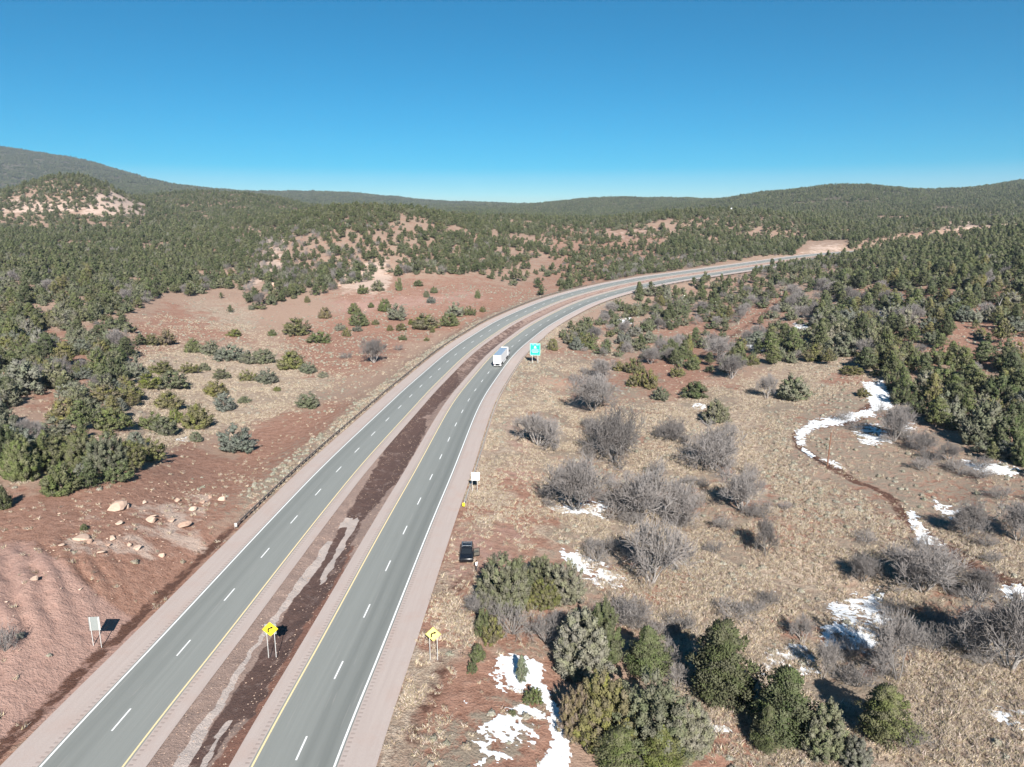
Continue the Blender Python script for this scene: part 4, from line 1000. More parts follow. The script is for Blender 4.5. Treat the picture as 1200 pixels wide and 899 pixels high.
if rb.any(): instancer('bare_woodland', X[rb], Y[rb], Z[rb] - .05, np.stack([Wd[rb], Wd[rb], Wd[rb] * .9], 1), [SHRUB[0][1], SHRUB[1][1]], 'leafless grey trees scattered through the far woodland', 'woodland', 23)
X3, Y3, rg3 = scatter(13.5, 1500, 3000, 8); X3, Y3, Z3, _, _ = thin(X3, Y3, rg3, .98); s3 = rg3.uniform(.85, 1.25, len(X3))
X4, Y4, rg4 = scatter(24, 3000, 5600, 9); X4, Y4, Z4, _, _ = thin(X4, Y4, rg4, 1.0); s4 = rg4.uniform(1.5, 2.1, len(X4))
s34 = cat_(s3, s4)
instancer('far_forest', cat_(X3, X4), cat_(Y3, Y4), cat_(Z3, Z4) - .3, np.stack([s34, s34, cat_(s3, s4 * .75)], 1), CLUMP, 'dark forest on the most distant ridges and mountain', 'forest', 24)
print('trees', len(ALL_TREES), 'junipers', cj, 'pines', cp, 'bare', cb, 'woodland', len(xj), len(xp), rb.sum(), 'clumps', len(s34))

# ------------------------------------------------------------------ ground cover: grass, sagebrush, stones, snow
def zval(zs, px, py, soft=10):
    a = np.zeros(px.shape)
    for poly, v in zs: a = np.maximum(a, v * inpoly(px, py, poly, soft))
    return a
def cover(n, y0, y1, seed, power=1.0):
    rng = np.random.default_rng(seed)
    y = y0 + (y1 - y0) * np.power(rng.uniform(0, 1, n), power); x = rng.uniform(-1, 1, n) * (0.86 * y + 8)
    z = terrain(x, y); px, py = project(x, y, z); s, t = road_st(x, y)
    return x, y, z, px, py, s, t, rng
x, y, z, px, py, s, t, rg = cover(480000, 44, 330, 31, 1.1)
e = lane_off(s) + W_LANES + W_SHO
dn = zval(Z_STRAW, px, py) * (1 - .9 * np.clip(near_line(px, py, TRACK) * 4, 0, 1)) * .8 + .10
dn = np.maximum(dn, .55 * (np.abs(t) > e + .3) * (np.abs(t) < e + 6) * ((t > 0) | (y > 118)))
dn = dn * np.clip(.5 + (fbm(x / 6, y / 6, 121, 3) - .45) * 4, .05, 1.1) * (1 - .75 * zval(Z_RED, px, py)) * (1 - .8 * zval(Z_PINK, px, py))
k = (rg.uniform(0, 1, len(x)) < dn) & (np.abs(t) > e + .25)
sc = rg.uniform(.28, .80, k.sum())
instancer('dry_grass', x[k], y[k], z[k] - .02, np.stack([sc * 1.3, sc * 1.3, sc * rg.uniform(.6, 1.1, k.sum())], 1), GRASS, 'short straw-coloured dry grass across the open ground', 'grass', 32)
print('grass', k.sum())
SAGE_Z = [([(880, 470), (1000, 440), (1060, 520), (1500, 590), (1500, 820), (1040, 740), (900, 580)], .8), ([(590, 470), (640, 430), (760, 440), (880, 560), (900, 720), (700, 700), (640, 600), (660, 500)], .55), ([(280, 450), (440, 430), (430, 480), (300, 490)], .4),
          ([(560, 430), (640, 400), (760, 450), (640, 475)], .7), ([(-50, 930), (-50, 560), (200, 530), (270, 580), (200, 680)], .05), ([(500, 700), (600, 700), (640, 930), (440, 930)], .22), ([(850, 600), (1500, 700), (1500, 930), (850, 930)], .22), ([(150, 510), (200, 400), (400, 420), (330, 500)], .12),
          ([(300, 420), (370, 350), (560, 325), (640, 310), (640, 350), (480, 400), (440, 440)], .8), ([(150, 420), (170, 360), (260, 345), (330, 360), (330, 430)], .5), ([(690, 420), (700, 340), (960, 310), (960, 420)], .5), ([(950, 440), (950, 330), (1500, 330), (1500, 450)], .35)]
x, y, z, px, py, s, t, rg = cover(68000, 46, 440, 33, .75)
e = lane_off(s) + W_LANES + W_SHO
dn = zval(SAGE_Z, px, py) * np.clip(.4 + (fbm(x / 11, y / 11, 131, 3) - .45) * 5, .02, 1.0) * .55
dn = np.maximum(dn, .75 * (t < -e - 1.2) * (t > -e - 6.5) * (y > 122)); dn = np.maximum(dn, .35 * (t > e + 1.2) * (t < e + 5) * (y > 150))
dn = dn * (1 - np.clip(near_line(px, py, TRACK) * 4, 0, 1))
k = (rg.uniform(0, 1, len(x)) < dn) & (np.abs(t) > e + 1.0); k &= away(x, y, .4)
sc = rg.uniform(.55, 1.35, k.sum())
instancer('sagebrush', x[k], y[k], z[k] - .04, np.stack([sc, sc, sc * rg.uniform(.5, .8, k.sum())], 1), SAGE, 'low grey sagebrush dotted over the roadside and dry field', 'sagebrush', 34)
print('sage', k.sum())

def rock_mesh(name, seed, mat, sub=2, flat=.6):
    bm = bmesh.new(); bmesh.ops.create_icosphere(bm, subdivisions=sub, radius=.5)
    rng = np.random.default_rng(seed); pl = rng.normal(size=(9, 3)); pl /= np.linalg.norm(pl, axis=1, keepdims=True); ds = rng.uniform(.16, .34, 9)
    for v in bm.verts:
        p = np.array(v.co)
        for nrm, d in zip(pl, ds):
            q = p @ nrm
            if q > d: p = p - nrm * (q - d)
        p[2] *= flat
        v.co = Vector(p)
    me = bpy.data.meshes.new(name); bm.to_mesh(me); bm.free(); me.materials.append(mat); return me
def mat_rock():
    m, nt, b = new_mat('sandstone', 0.9, 0.15)
    tc = N(nt, 'ShaderNodeTexCoord'); oi = N(nt, 'ShaderNodeObjectInfo'); P = tc.outputs['Object']
    c = mixc(nt, noise(nt, P, 4, 5, .7), (0.27, 0.155, 0.11), (0.50, 0.36, 0.28)); c = mixc(nt, mth(nt, 'MULTIPLY', oi.outputs['Random'], .6), c, (0.56, 0.45, 0.36))
    nt.links.new(c, b.inputs['Base Color']); bump(nt, b, noise(nt, P, 9, 4), .5, .08); return m
M_rock = mat_rock()
ROCK = [rock_mesh('boulder', 800 + i, M_rock, 2, [.6, .45, .8, .35][i]) for i in range(4)]; PEB = [rock_mesh('stone', 820 + i, M_rock, 1, .6) for i in range(3)]
RK = [(90, 634, 22, 12), (103, 637, 14, 10), (137, 615, 11, 7), (160, 645, 13, 11), (176, 612, 14, 8), (200, 612, 12, 7), (214, 619, 22, 9), (131, 633, 12, 8), (116, 649, 12, 6), (40, 680, 13, 8), (189, 653, 10, 5), (135, 599, 28, 14), (169, 590, 9, 6), (206, 588, 9, 6), (225, 599, 14, 7), (246, 584, 9, 7), (260, 587, 11, 6), (147, 596, 10, 7), (126, 640, 9, 5), (237, 590, 8, 5), (178, 606, 10, 6), (150, 640, 8, 5), (70, 640, 9, 5), (93, 692, 7, 4),
      (405, 326, 8, 6), (414, 333, 7, 5), (425, 322, 9, 6), (437, 328, 9, 6), (446, 335, 7, 5), (452, 322, 8, 5), (418, 316, 8, 5), (432, 314, 8, 5), (398, 336, 7, 5), (320, 335, 7, 5), (312, 320, 7, 5), (326, 305, 7, 5), (316, 292, 8, 5)]
ROCKS = []
for (bx, by, w, h) in RK:
    gx, gy, gzz = ground(bx, by); kk = px_per_m(gx, gy, gzz); wm = w / kk
    o = link(bpy.data.objects.new('boulder', rnd.choice(ROCK))); o.location = (gx, gy + wm * .2, gz(gx, gy + wm * .2) + wm * .10); o.scale = (wm * 1.1, wm * rnd.uniform(.7, 1.1), min(h / kk * 1.5, wm * 1.1)); o.rotation_euler = (rnd.uniform(-.2, .2), rnd.uniform(-.2, .2), rnd.uniform(-.6, .6))
    ROCKS.append((o, bx, by, w))
x, y, z, px, py, s, t, rg = cover(60000, 46, 420, 35, .9)
e = lane_off(s) + W_LANES + W_SHO
dn = zval([([(-50, 760), (-50, 600), (60, 590), (250, 560), (280, 590), (200, 680), (60, 760)], .16), ([(85, 585), (260, 570), (230, 660), (90, 655)], .5), ([(390, 340), (395, 308), (460, 300), (540, 330), (500, 370), (400, 360)], .35), ([(480, 760), (600, 740), (660, 930), (440, 930)], .2), ([(280, 345), (300, 280), (345, 260), (400, 320)], .4), ([(-50, 930), (-50, 560), (300, 560), (100, 880)], .05)], px, py, 8)
k = (rg.uniform(0, 1, len(x)) < dn) & (np.abs(t) > e + .5)
sc = rg.uniform(.12, .5, k.sum()) ** 1.3 * np.interp(y[k], [50, 300], [1, 3])
instancer('loose_stones', x[k], y[k], z[k] + sc * .1, np.stack([sc, sc * rg.uniform(.6, 1, k.sum()), sc * rg.uniform(.5, .9, k.sum())], 1), PEB, 'scatter of small red and pale stones on the bare slopes', 'stones', 36)
# gravel rubble along the median banks
xs = rg.uniform(s_at_y(45), s_at_y(260), 5200); tt = rg.uniform(-1, 1, 5200) * (lane_off(xs) - 2.0)
xs2, ys2, zs2 = road_pt(xs, tt, 0); zs2 = zs2 - 0.06 - 0.75 * sstep(1.0, 0.1, np.abs(tt) / (lane_off(xs) - 1.7)) + 0.32 * (fbm(xs2 / 1.6, ys2 / 1.6, 61, 4) - .5) * sstep(1.0, 0.8, np.abs(tt) / (lane_off(xs) - 1.7))
keep = rg.uniform(0, 1, 5200) < np.where(np.abs(tt) > 1.2, .5, .12); sc = rg.uniform(.07, .28, keep.sum())
instancer('median_rubble', xs2[keep], ys2[keep], zs2[keep] + sc * .1, np.stack([sc, sc, sc * .7], 1), PEB, 'small rubble lying along the dirt median banks', 'stones', 37)

# snow left in the shaded hollows: real thin crust with ragged edges
def mat_snow():
    m, nt, b = new_mat('snow', 0.6, 0.3)
    P = geo_pos(nt)
    c = mixc(nt, ramp(nt, noise(nt, P, 2.6, 5, .7), [(.42, (0, 0, 0)), (.75, (1, 1, 1))]), (0.80, 0.82, 0.84), (0.55, 0.54, 0.53)); nt.links.new(c, b.inputs['Base Color'])
    bump(nt, b, noise(nt, P, 1.5, 5, .6), .4, .2); return m
M_snow = mat_snow()
SNOW = [  # (polygon in photo pixels, raggedness, coverage)
 ([(583, 766), (604, 764), (637, 778), (637, 800), (652, 828), (672, 850), (668, 905), (628, 905), (646, 866), (640, 832), (622, 800), (598, 800), (578, 782)], .35, .72),
 ([(552, 860), (600, 826), (632, 815), (640, 850), (628, 880), (560, 900)], .9, .40), ([(575, 790), (615, 795), (620, 815), (580, 815)], .8, .42),
 ([(655, 645), (690, 650), (735, 672), (730, 692), (700, 690), (660, 662)], .8, .46), ([(975, 700), (1030, 690), (1060, 740), (1020, 765), (960, 760)], .8, .48), ([(885, 790), (900, 758), (945, 750), (965, 790), (930, 800)], .8, .48),
 ([(815, 843), (850, 846), (862, 860), (825, 862)], .5, .6), ([(1128, 540), (1175, 542), (1195, 548), (1192, 560), (1140, 552)], .4, .7), ([(1010, 448), (1035, 446), (1048, 478), (1022, 482)], .3, .75), ([(1022, 478), (985, 488), (950, 494), (932, 508), (935, 522), (943, 522), (942, 512), (955, 502), (990, 496), (1025, 486)], .25, .8),
 ([(940, 523), (956, 534), (952, 538), (938, 528)], .3, .7), ([(962, 534), (990, 548), (984, 550), (960, 538)], .5, .6), ([(1000, 500), (1030, 495), (1045, 520), (1010, 522)], .9, .46), ([(1062, 600), (1072, 600), (1090, 628), (1112, 640), (1075, 640)], .35, .7), ([(1168, 690), (1195, 685), (1215, 700), (1215, 716), (1185, 705)], .3, .8),
 ([(1150, 830), (1200, 830), (1200, 860), (1160, 850)], .9, .4), ([(640, 585), (710, 590), (720, 605), (650, 605)], .9, .45), ([(815, 470), (830, 474), (825, 482), (808, 478)], .6, .55), ([(1010, 360), (1045, 362), (1040, 376), (1005, 372)], .8, .5), ([(1000, 415), (1035, 420), (1030, 430), (1005, 428)], .7, .5), ([(880, 398), (900, 408), (890, 416), (872, 408)], .7, .5), ([(205, 512), (220, 512), (222, 518), (206, 518)], .4, .6), ([(1040, 480), (1075, 500), (1065, 512), (1035, 495)], .8, .5), ([(1180, 440), (1205, 440), (1205, 470), (1185, 465)], .8, .5), ([(1095, 585), (1130, 600), (1120, 612), (1095, 600)], .9, .4), ([(720, 372), (740, 372), (742, 380), (722, 380)], .8, .5), ([(930, 378), (950, 380), (944, 388), (928, 386)], .8, .5)]
SNOW_V = []; SNOW_F = []; so = 0
for poly, rag, cov in SNOW:
    G_ = [ground(*p) for p in poly]
    x0, x1 = min(g[0] for g in G_) - 1, max(g[0] for g in G_) + 1; y0, y1 = min(g[1] for g in G_) - 1, max(g[1] for g in G_) + 1
    cs = max(0.11, math.sqrt((x1 - x0) * (y1 - y0) / 26000.0))
    xs = np.arange(x0, x1, cs); ys = np.arange(y0, y1, cs)
    A, Bm = np.meshgrid(xs, ys, indexing='ij'); A = A.ravel(); Bm = Bm.ravel(); Zt = terrain(A, Bm)
    ppx, ppy = project(A, Bm, Zt)
    wpx = max(abs(max(p[0] for p in poly) - min(p[0] for p in poly)), 8); soft = min(10, wpx * .18)
    rt = A * .45 + Bm * .89; rs = A * .89 - Bm * .45
    m_ = inpoly(ppx, ppy, poly, soft) * 1.3 + rag * 2.6 * (fbm(rt / 0.9, rs / 2.4, 151, 4) - .5) + (.5 + rag) * 1.1 * (fbm(A / .42, Bm / .42, 157, 3) - .5) - (1.36 - cov)
    hgt = np.clip(m_ * .12, -.03, .07) + 0.012
    nu, nv = len(xs), len(ys); Fq = grid_faces(nu, nv)[:, ::-1]
    Fq = Fq[(m_[Fq] > .0).all(1)]
    if len(Fq) == 0: continue
    use = np.unique(Fq); remap = np.full(nu * nv, -1); remap[use] = np.arange(len(use))
    SNOW_V.append(np.stack([A[use], Bm[use], Zt[use] + hgt[use] + .01], 1)); SNOW_F.append(remap[Fq] + so); so += len(use)
sn = link(bpy.data.objects.new('snow', mesh_np('snow', np.concatenate(SNOW_V), np.concatenate(SNOW_F), M_snow, True))); tag(sn, 'thin patchy snow left in the gully and along the dirt track', 'snow', kind='stuff')

# ------------------------------------------------------------------ roadside things
M_galv = plain('galvanised_steel', (0.60, 0.60, 0.58), .5, .5, .35, .25, 5); M_rust = plain('weathered_steel', (0.17, 0.14, 0.125), .6, .4, .3, .25, 5); M_post = plain('weathered_post', (0.24, 0.19, 0.16), .85, .2, 0, .3, 6); M_alu = plain('sign_back', (0.30, 0.33, 0.32), .5, .4, .3)
M_sy = plain('yellow_sheet', (0.92, 0.70, 0.03), .45, .4); M_sy_glare = plain('glare_yellow_sheet', (1.0, 0.80, 0.22), .4, .5); M_black = plain('black', (0.012, 0.012, 0.013), .5, .3); M_whites = plain('white_sheet', (0.9, 0.9, 0.9), .4, .4, var=.03); M_green = plain('green_sheet', (0.01, 0.42, 0.30), .4, .4); M_mint = plain('sheet_lettering', (0.55, 0.9, 0.84), .4, .4)  # second yellow is paler: reflected glare put into the sheet colour
def guardrail(side, s0, s1, label, off=1.0, end_marker=False):
    c = s0; root = empty('guardrail', road_pt(s0, side * (lane_off(s0) + W_LANES + W_SHO + off)))
    inv = Matrix.Translation(-root.location)
    ss = np.arange(s0, s1, 1.905)
    prof = [(0.0, .44), (-.045, .47), (-.085, .52), (-.045, .565), (-.005, .60), (-.045, .635), (-.085, .68), (-.045, .735), (0.0, .76)]
    V = []; n = len(prof)
    for s_ in ss:
        for (o_, h_) in prof:
            t_ = side * (lane_off(s_) + W_LANES + W_SHO + off + o_); x_, y_, z_ = road_pt(s_, t_); V.append((x_ - root.location.x, y_ - root.location.y, z_ - .10 + h_ - root.location.z))
    V = np.array(V, float); Fq = grid_faces(len(ss), n)
    me = mesh_np('rail', V, Fq, M_galv if side > 0 else M_rust, False); ro = link(bpy.data.objects.new('rail', me), root); md = ro.modifiers.new('thick', 'SOLIDIFY'); md.thickness = .012
    mb = MB(); mb.box((0, 0, .38), (.15, .20, .86)); mb.box((-.12 * side, 0, .56), (.10, .15, .34)); pm = mb.mesh('post', M_post)
    for s_ in ss:
        t_ = side * (lane_off(s_) + W_LANES + W_SHO + off + .20); x_, y_, z_ = road_pt(s_, t_)
        p = bpy.data.objects.new('post', pm); p.location = Vector((x_, y_, z_ - .12)) - root.location; nx, ny = cl(s_)[3:5]; p.rotation_euler = (0, 0, math.atan2(ny, nx)); link(p, root)
    x_, y_, z_ = road_pt(ss[0], side * (lane_off(ss[0]) + W_LANES + W_SHO + off - .05))
    mb = MB(); mb.box((x_ - root.location.x, y_ - .25 - root.location.y, z_ + .5 - root.location.z), (.42, .10, .62), bev=.03)
    mb.build('end_terminal', M_sy if end_marker else M_galv, root)
    tag(root, label, 'guardrail', 'steel guardrails'); return root
guardrail(-1, s_at_y(107), s_at_y(430), 'long dark steel guardrail along the outer edge of the left carriageway', .75)
guardrail(1, s_at_y(ground(536, 591)[1]), s_at_y(300), 'steel guardrail with yellow end marker beside the right carriageway', .75, True)

def arrow_mesh(mb, k=1.0, y=-.03, cz=0.0, mi=0):
    """bend-right arrow, flat plate a few mm thick facing -y"""
    w = .085 * k
    arc = [(-.22 * k, -.36 * k), (-.22 * k, -.10 * k)] + [(-.22 * k + .22 * k * (1 - math.cos(a)), -.10 * k + .22 * k * math.sin(a)) for a in (.3, .6, .9, 1.1)] + [(.12 * k, .16 * k)]
    for (x0, z0), (x1, z1) in zip(arc[:-1], arc[1:]):
        d = Vector((x1 - x0, z1 - z0)); L = d.length; a = math.atan2(d.y, d.x)
        mb.box(((x0 + x1) / 2, y, cz + (z0 + z1) / 2), (L + .06 * k, .006, 2 * w), Matrix.Rotation(-a, 3, 'Y'), mi)
    a = math.radians(28); tip = Vector((.12 * k, .16 * k)); dx = Vector((math.cos(a), math.sin(a))); nx = Vector((-dx.y, dx.x))
    P = [tip + dx * .26 * k, tip + nx * .19 * k, tip - nx * .19 * k]
    mb.prism([(p.x, p.y + cz) for p in P], y - .004, y + .004, 'y', mi)
def sign_posts(root, xs, h, y=0.06, w=.07):
    for x_ in xs:
        mb = MB(); mb.box((x_, y, h / 2 - .15), (w, w * .8, h + .3)); mb.build('post', M_galv, root)
def diamond_sign(px, py, sheet, label, back_panel, rz=0.0):
    x, y, z = ground(px, py); s_, t_ = road_st(np.array([x]), np.array([y]))
    root = empty('warning_sign', (x, y, z), rz); c = 3.28
    sign_posts(root, (-.42, .42), 3.6)
    mb = MB(); d = .88; mb.prism([(0, c - d), (d, c), (0, c + d), (-d, c)], -.012, .012, 'y'); p = mb.build('diamond_panel', sheet, root)
    mb = MB(); b = d - .05; b2 = d - .08
    for q in range(4):
        a0 = math.pi / 2 * q; a1 = math.pi / 2 * (q + 1)
        P = [(math.cos(a0) * b, c + math.sin(a0) * b), (math.cos(a1) * b, c + math.sin(a1) * b), (math.cos(a1) * b2, c + math.sin(a1) * b2), (math.cos(a0) * b2, c + math.sin(a0) * b2)]
        mb.prism(P, -.018, -.014, 'y')
    mb.build('border', M_black, p)
    mb = MB(); arrow_mesh(mb, 1.0, -.02, c); mb.build('arrow', M_black, p)
    if back_panel:
        mb = MB(); mb.box((0, .11, c - .06), (1.28, .02, 1.28), bev=.006); mb.build('square_back_panel', M_alu, root)
        for q in (-.3, .3): mb = MB(); mb.box((0, .135, c - .06 + q), (1.2, .03, .06)); mb.build('stiffener', M_galv, root)
    tag(root, label, 'road sign', 'curve warning signs'); return root
diamond_sign(319, 768, M_sy, 'yellow diamond curve arrow sign standing in the dirt median', True, math.radians(4))
diamond_sign(508.5, 774, M_sy_glare, 'glaring yellow diamond curve arrow sign on the right verge', False, math.radians(-2))
# plain white rectangular sign at the guardrail, and the back of a sign on the left
x, y, z = ground(556.5, 577); root = empty('white_sign', (x, y, z), math.radians(3)); sign_posts(root, (-.45, .45), 3.7)
mb = MB(); mb.box((.15, -.012, 3.05), (1.5, .022, 1.5), bev=.006); mb.build('panel', M_whites, root); tag(root, 'square white sign on two posts beside the right guardrail', 'road sign')
x, y, z = ground(113.5, 758.5); root = empty('sign_back', (x, y, z), math.radians(6)); sign_posts(root, (-.36, .50), 3.7, .05)
mb = MB(); mb.box((.05, .10, 2.95), (1.22, .02, 1.72), bev=.006); p = mb.build('panel', M_alu, root)
for q in (-.4, .58): mb = MB(); mb.box((q, .082, 2.95), (.10, .012, 1.7)); mb.build('stiffener', M_galv, p)
tag(root, 'grey back of a tall rectangular sign on the red bank', 'road sign')
# green guide sign
x, y, z = ground(627, 425.5); root = empty('guide_sign', (x, y, z), math.radians(-6)); W, Hh, c = 3.5, 4.1, 4.75
for x_ in (-.95, .95): mb = MB(); mb.box((x_, .12, 3.2), (.16, .16, 6.7)); mb.build('post', M_galv, root)
mb = MB(); mb.box((0, 0, c), (W, .05, Hh), bev=.01); p = mb.build('panel', M_green, root)
mb = MB(); b = .09
for (cx_, cz_, sx, sz) in ((0, Hh / 2 - .1, W - .12, b), (0, -Hh / 2 + .1, W - .12, b), (-W / 2 + .1, 0, b, Hh - .12 - 2 * b - .02), (W / 2 - .1, 0, b, Hh - .12 - 2 * b - .02)): mb.box((cx_, -.03, c + cz_), (sx, .012, sz))
mb.build('border', M_mint, p)
mb = MB(); mb.prism([(-.5, c + .35), (.5, c + .35), (.28, c + .95), (.12, c + 1.25), (-.12, c + 1.25), (-.28, c + .95)], -.036, -.028, 'y'); mb.build('emblem', M_mint, p)
for (cz_, w_, xo) in ((1.6, .95, -.75), (1.62, 1.0, .75), (-.15, 2.3, 0), (-.6, 2.5, 0), (-1.05, 2.0, 0)):
    mb = MB(); nl = int(w_ / .24)
    for i in range(nl): mb.box((xo - w_ / 2 + (i + .5) * w_ / nl, -.03, c + cz_), (.15, .012, .26))
    mb.build('lettering', M_mint, p)
tag(root, 'tall green guide sign with pale lettering past the truck', 'road sign')

# wooden pole by the track, snag, far shed
x, y, z = ground(969.5, 546); root = empty('utility_pole', (x, y, z)); M_pole = plain('pole_wood', (0.20, 0.105, 0.07), .85, .2, 0, .3, 4)
mb = MB(); mb.tube((0, 0, -.3), (.12, 0, 7.2), .17, .11, 10); mb.build('pole', M_pole, root)
mb = MB(); mb.tube((.12, 0, 7.2), (.122, 0, 7.42), .035, .03, 6); mb.tube((.122, 0, 7.40), (.122, 0, 7.54), .06, .05, 8); mb.build('insulator', M_alu, root)
tag(root, 'lone brown wooden pole beside the dirt track', 'pole')
x, y, z = ground(1163, 374); root = empty('dead_tree', (x, y, z)); segs = [(0, 0, -.3, .9, 0, 2.4, .26, .2), (.9, 0, 2.4, 2.4, .2, 6.8, .2, .1), (.9, 0, 2.4, .3, .3, 4.2, .1, .04), (1.6, .1, 4.4, 2.6, -.4, 5.4, .08, .03), (1.9, .1, 5.2, 1.4, .5, 6.5, .07, .03), (2.4, .2, 6.8, 2.9, .2, 8.0, .1, .03)]
link(bpy.data.objects.new('trunk', seg_mesh('trunk', segs, M_grey, 6)), root); tag(root, 'pale leaning dead snag among the pines at right', 'dead tree')
x, y, z = ground(857, 249); root = empty('shed', (x, y, z + 2.0)); M_wall = plain('white_wall', (.8, .8, .8)); mb = MB(); mb.box((0, 0, 2.5), (6, 6, 7)); mb.build('wall', M_wall, root); mb = MB(); mb.prism([(-3.3, 6.0), (3.3, 6.0), (0, 7.6)], -3.3, 3.3, 'y'); mb.build('roof', M_whites, root)
tag(root, 'tiny white building on the wooded ridge beyond the highway', 'building')

# ------------------------------------------------------------------ vehicles
M_car = plain('black_car_paint', (0.010, 0.011, 0.014), .22, .6, 0, .05); M_glass = plain('dark_glass', (0.015, 0.018, 0.022), .06, .6, 0, 0); M_tyre = plain('tyre', (0.02, 0.02, 0.02), .9, .1); M_rim = plain('rim', (0.35, 0.35, 0.36), .35, .6, .6); M_redl = plain('red_lens', (0.30, 0.01, 0.01), .2, .5); M_trim = plain('black_trim', (0.02, 0.02, 0.02), .6, .3); M_inter = plain('interior', (0.10, 0.09, 0.075), .8, .2)
M_bwhite = plain('white_truck_paint', (0.80, 0.80, 0.80), .35, .5, 0, .05); M_roofm = plain('trailer_roof', (0.62, 0.66, 0.70), .28, .6, .55, .05); M_lens = plain('clear_lens', (.22, .22, .22), .12, .6)
def bevelled(name, prof, x0, x1, mat, parent, bev=.05, taper=None):
    mb = MB(); mb.prism(prof, x0, x1, 'x'); me = mb.mesh(name, mat)
    bm = bmesh.new(); bm.from_mesh(me)
    if taper:
        z0, z1, amt = taper
        for v in bm.verts:
            f = min(max((v.co.z - z0) / (z1 - z0), 0), 1); v.co.x *= 1 - amt * f
    bmesh.ops.bevel(bm, geom=bm.edges[:], offset=bev, segments=3, affect='EDGES', profile=.5, clamp_overlap=True)
    bm.to_mesh(me); bm.free(); me.polygons.foreach_set('use_smooth', np.ones(len(me.polygons), bool))
    return link(bpy.data.objects.new(name, me), parent)
def wheel(parent, x, y, r, w, name='wheel'):
    mb = MB(); mb.tube((x - w / 2, y, r), (x + w / 2, y, r), r, r, 20); o = mb.build(name, M_tyre, parent)
    sx = 1 if x > 0 else -1; mb = MB(); mb.tube((x + sx * (w / 2 - .02), y, r), (x + sx * (w / 2 + .012), y, r), r * .62, r * .55, 14); mb.build('rim', M_rim, o); return o
cx_, cy_, cz_ = ground(546, 662.5)
suv = empty('parked_suv', (cx_, cy_ + 2.4, gz(cx_, cy_ + 2.4) + .02), math.radians(182))
body = bevelled('body', [(-2.35, .42), (2.28, .42), (2.36, .62), (2.33, .94), (2.12, 1.04), (1.15, 1.12), (-2.30, 1.12), (-2.38, .80)], -.95, .95, M_car, suv, .09)
cabin = bevelled('cabin', [(1.12, 1.06), (-2.22, 1.06), (-2.02, 1.62), (-1.80, 1.72), (.10, 1.74), (.35, 1.68)], -.90, .90, M_car, suv, .07, (1.06, 1.74, .11))
def pane(name, pts, parent, mat=M_glass, th=.02):
    P = [Vector(p) for p in pts]; nrm = (P[1] - P[0]).cross(P[2] - P[0]).normalized(); mb = MB(); n_ = len(P)
    mb.add([p + nrm * th for p in P] + [p - nrm * th for p in P], [tuple(range(n_)), tuple(reversed(range(n_, 2 * n_)))] + [(i, (i + 1) % n_, (i + 1) % n_ + n_, i + n_) for i in range(n_)]); return mb.build(name, mat, parent)
pane('rear_window', [(-.68, -2.205, 1.14), (.68, -2.205, 1.14), (.60, -2.045, 1.56), (-.60, -2.045, 1.56)], cabin)
pane('windshield', [(-.74, 1.05, 1.13), (.74, 1.05, 1.13), (.64, .42, 1.62), (-.64, .42, 1.62)], cabin)
pane('sunroof', [(-.42, -.9, 1.752), (.42, -.9, 1.752), (.42, -.05, 1.756), (-.42, -.05, 1.756)], cabin, th=.008)
for sx in (-1, 1):
    for (a, b_) in (((.70, .10, .06, .62), 1), ((-.02, -.95, -.95, -.02), 2), ((-1.03, -1.95, -1.80, -1.03), 3)):
        pane('side_window', [(sx * .885, a[0], 1.16), (sx * .885, a[1], 1.16), (sx * .785, a[2], 1.60), (sx * .785, a[3] - (.25 if b_ == 1 else 0), 1.60)], cabin, th=.018)
    mb = MB(); mb.box((sx * .66, -.85, 1.80), (.05, 1.9, .05), bev=.015)
    for q in (-1.7, 0): mb.box((sx * .66, q, 1.765), (.04, .06, .05))
    mb.build('roof_rail', M_rim, suv)
    mb = MB(); mb.box((sx * .80, -2.335, .98), (.22, .10, .20), bev=.03); mb.build('tail_light', M_redl, suv)
    mb = MB(); mb.box((sx * .76, 2.29, .84), (.26, .08, .10), bev=.03); mb.build('headlight', M_lens, suv)
    mb = MB(); mb.box((sx * 1.04, .72, 1.14), (.18, .10, .14), bev=.03); mb.build('mirror', M_car, suv)
    for q in (-1.45, 1.42): wheel(suv, sx * .86, q, .36, .25)
for q in (-.15, -1.35): mb = MB(); mb.box((0, q, 1.835), (1.30, .09, .03), bev=.01); mb.build('crossbar', M_rim, suv)
mb = MB(); mb.box((0, -2.40, .56), (1.7, .10, .20), bev=.03); mb.build('rear_bumper', M_trim, suv); mb = MB(); mb.box((0, -2.385, .88), (.32, .02, .16)); mb.build('number_plate', M_whites, suv)
# driver's door swung wide open
dz = MB(); dz.box((.50, 0, .76), (1.0, .09, .66), bev=.03); door = dz.build('open_door', M_car, suv); door.location = (-.96, .55, 0); door.rotation_euler = (0, 0, math.radians(180 + 22))
fr = MB(); fr.box((.50, 0, 1.63), (.84, .05, .05)); fr.box((.06, 0, 1.37), (.05, .05, .56)); fr.box((.94, 0, 1.36), (.05, .05, .54)); fr.build('window_frame', M_car, door)
def mat_clear():
    m, nt, b = new_mat('tinted_glass', .05, .5); b.inputs['Base Color'].default_value = (.45, .47, .42, 1); b.inputs['Transmission Weight'].default_value = .85; b.inputs['IOR'].default_value = 1.02; return m
pane('window', [(.09, 0, 1.10), (.91, 0, 1.10), (.91, 0, 1.60), (.09, 0, 1.60)], door, mat_clear(), .006)
mb = MB(); mb.box((.5, -.06, .8), (.85, .03, .5), bev=.01); mb.build('door_lining', M_inter, door)
tag(suv, 'black parked car with its driver door swung open on the dirt', 'car')

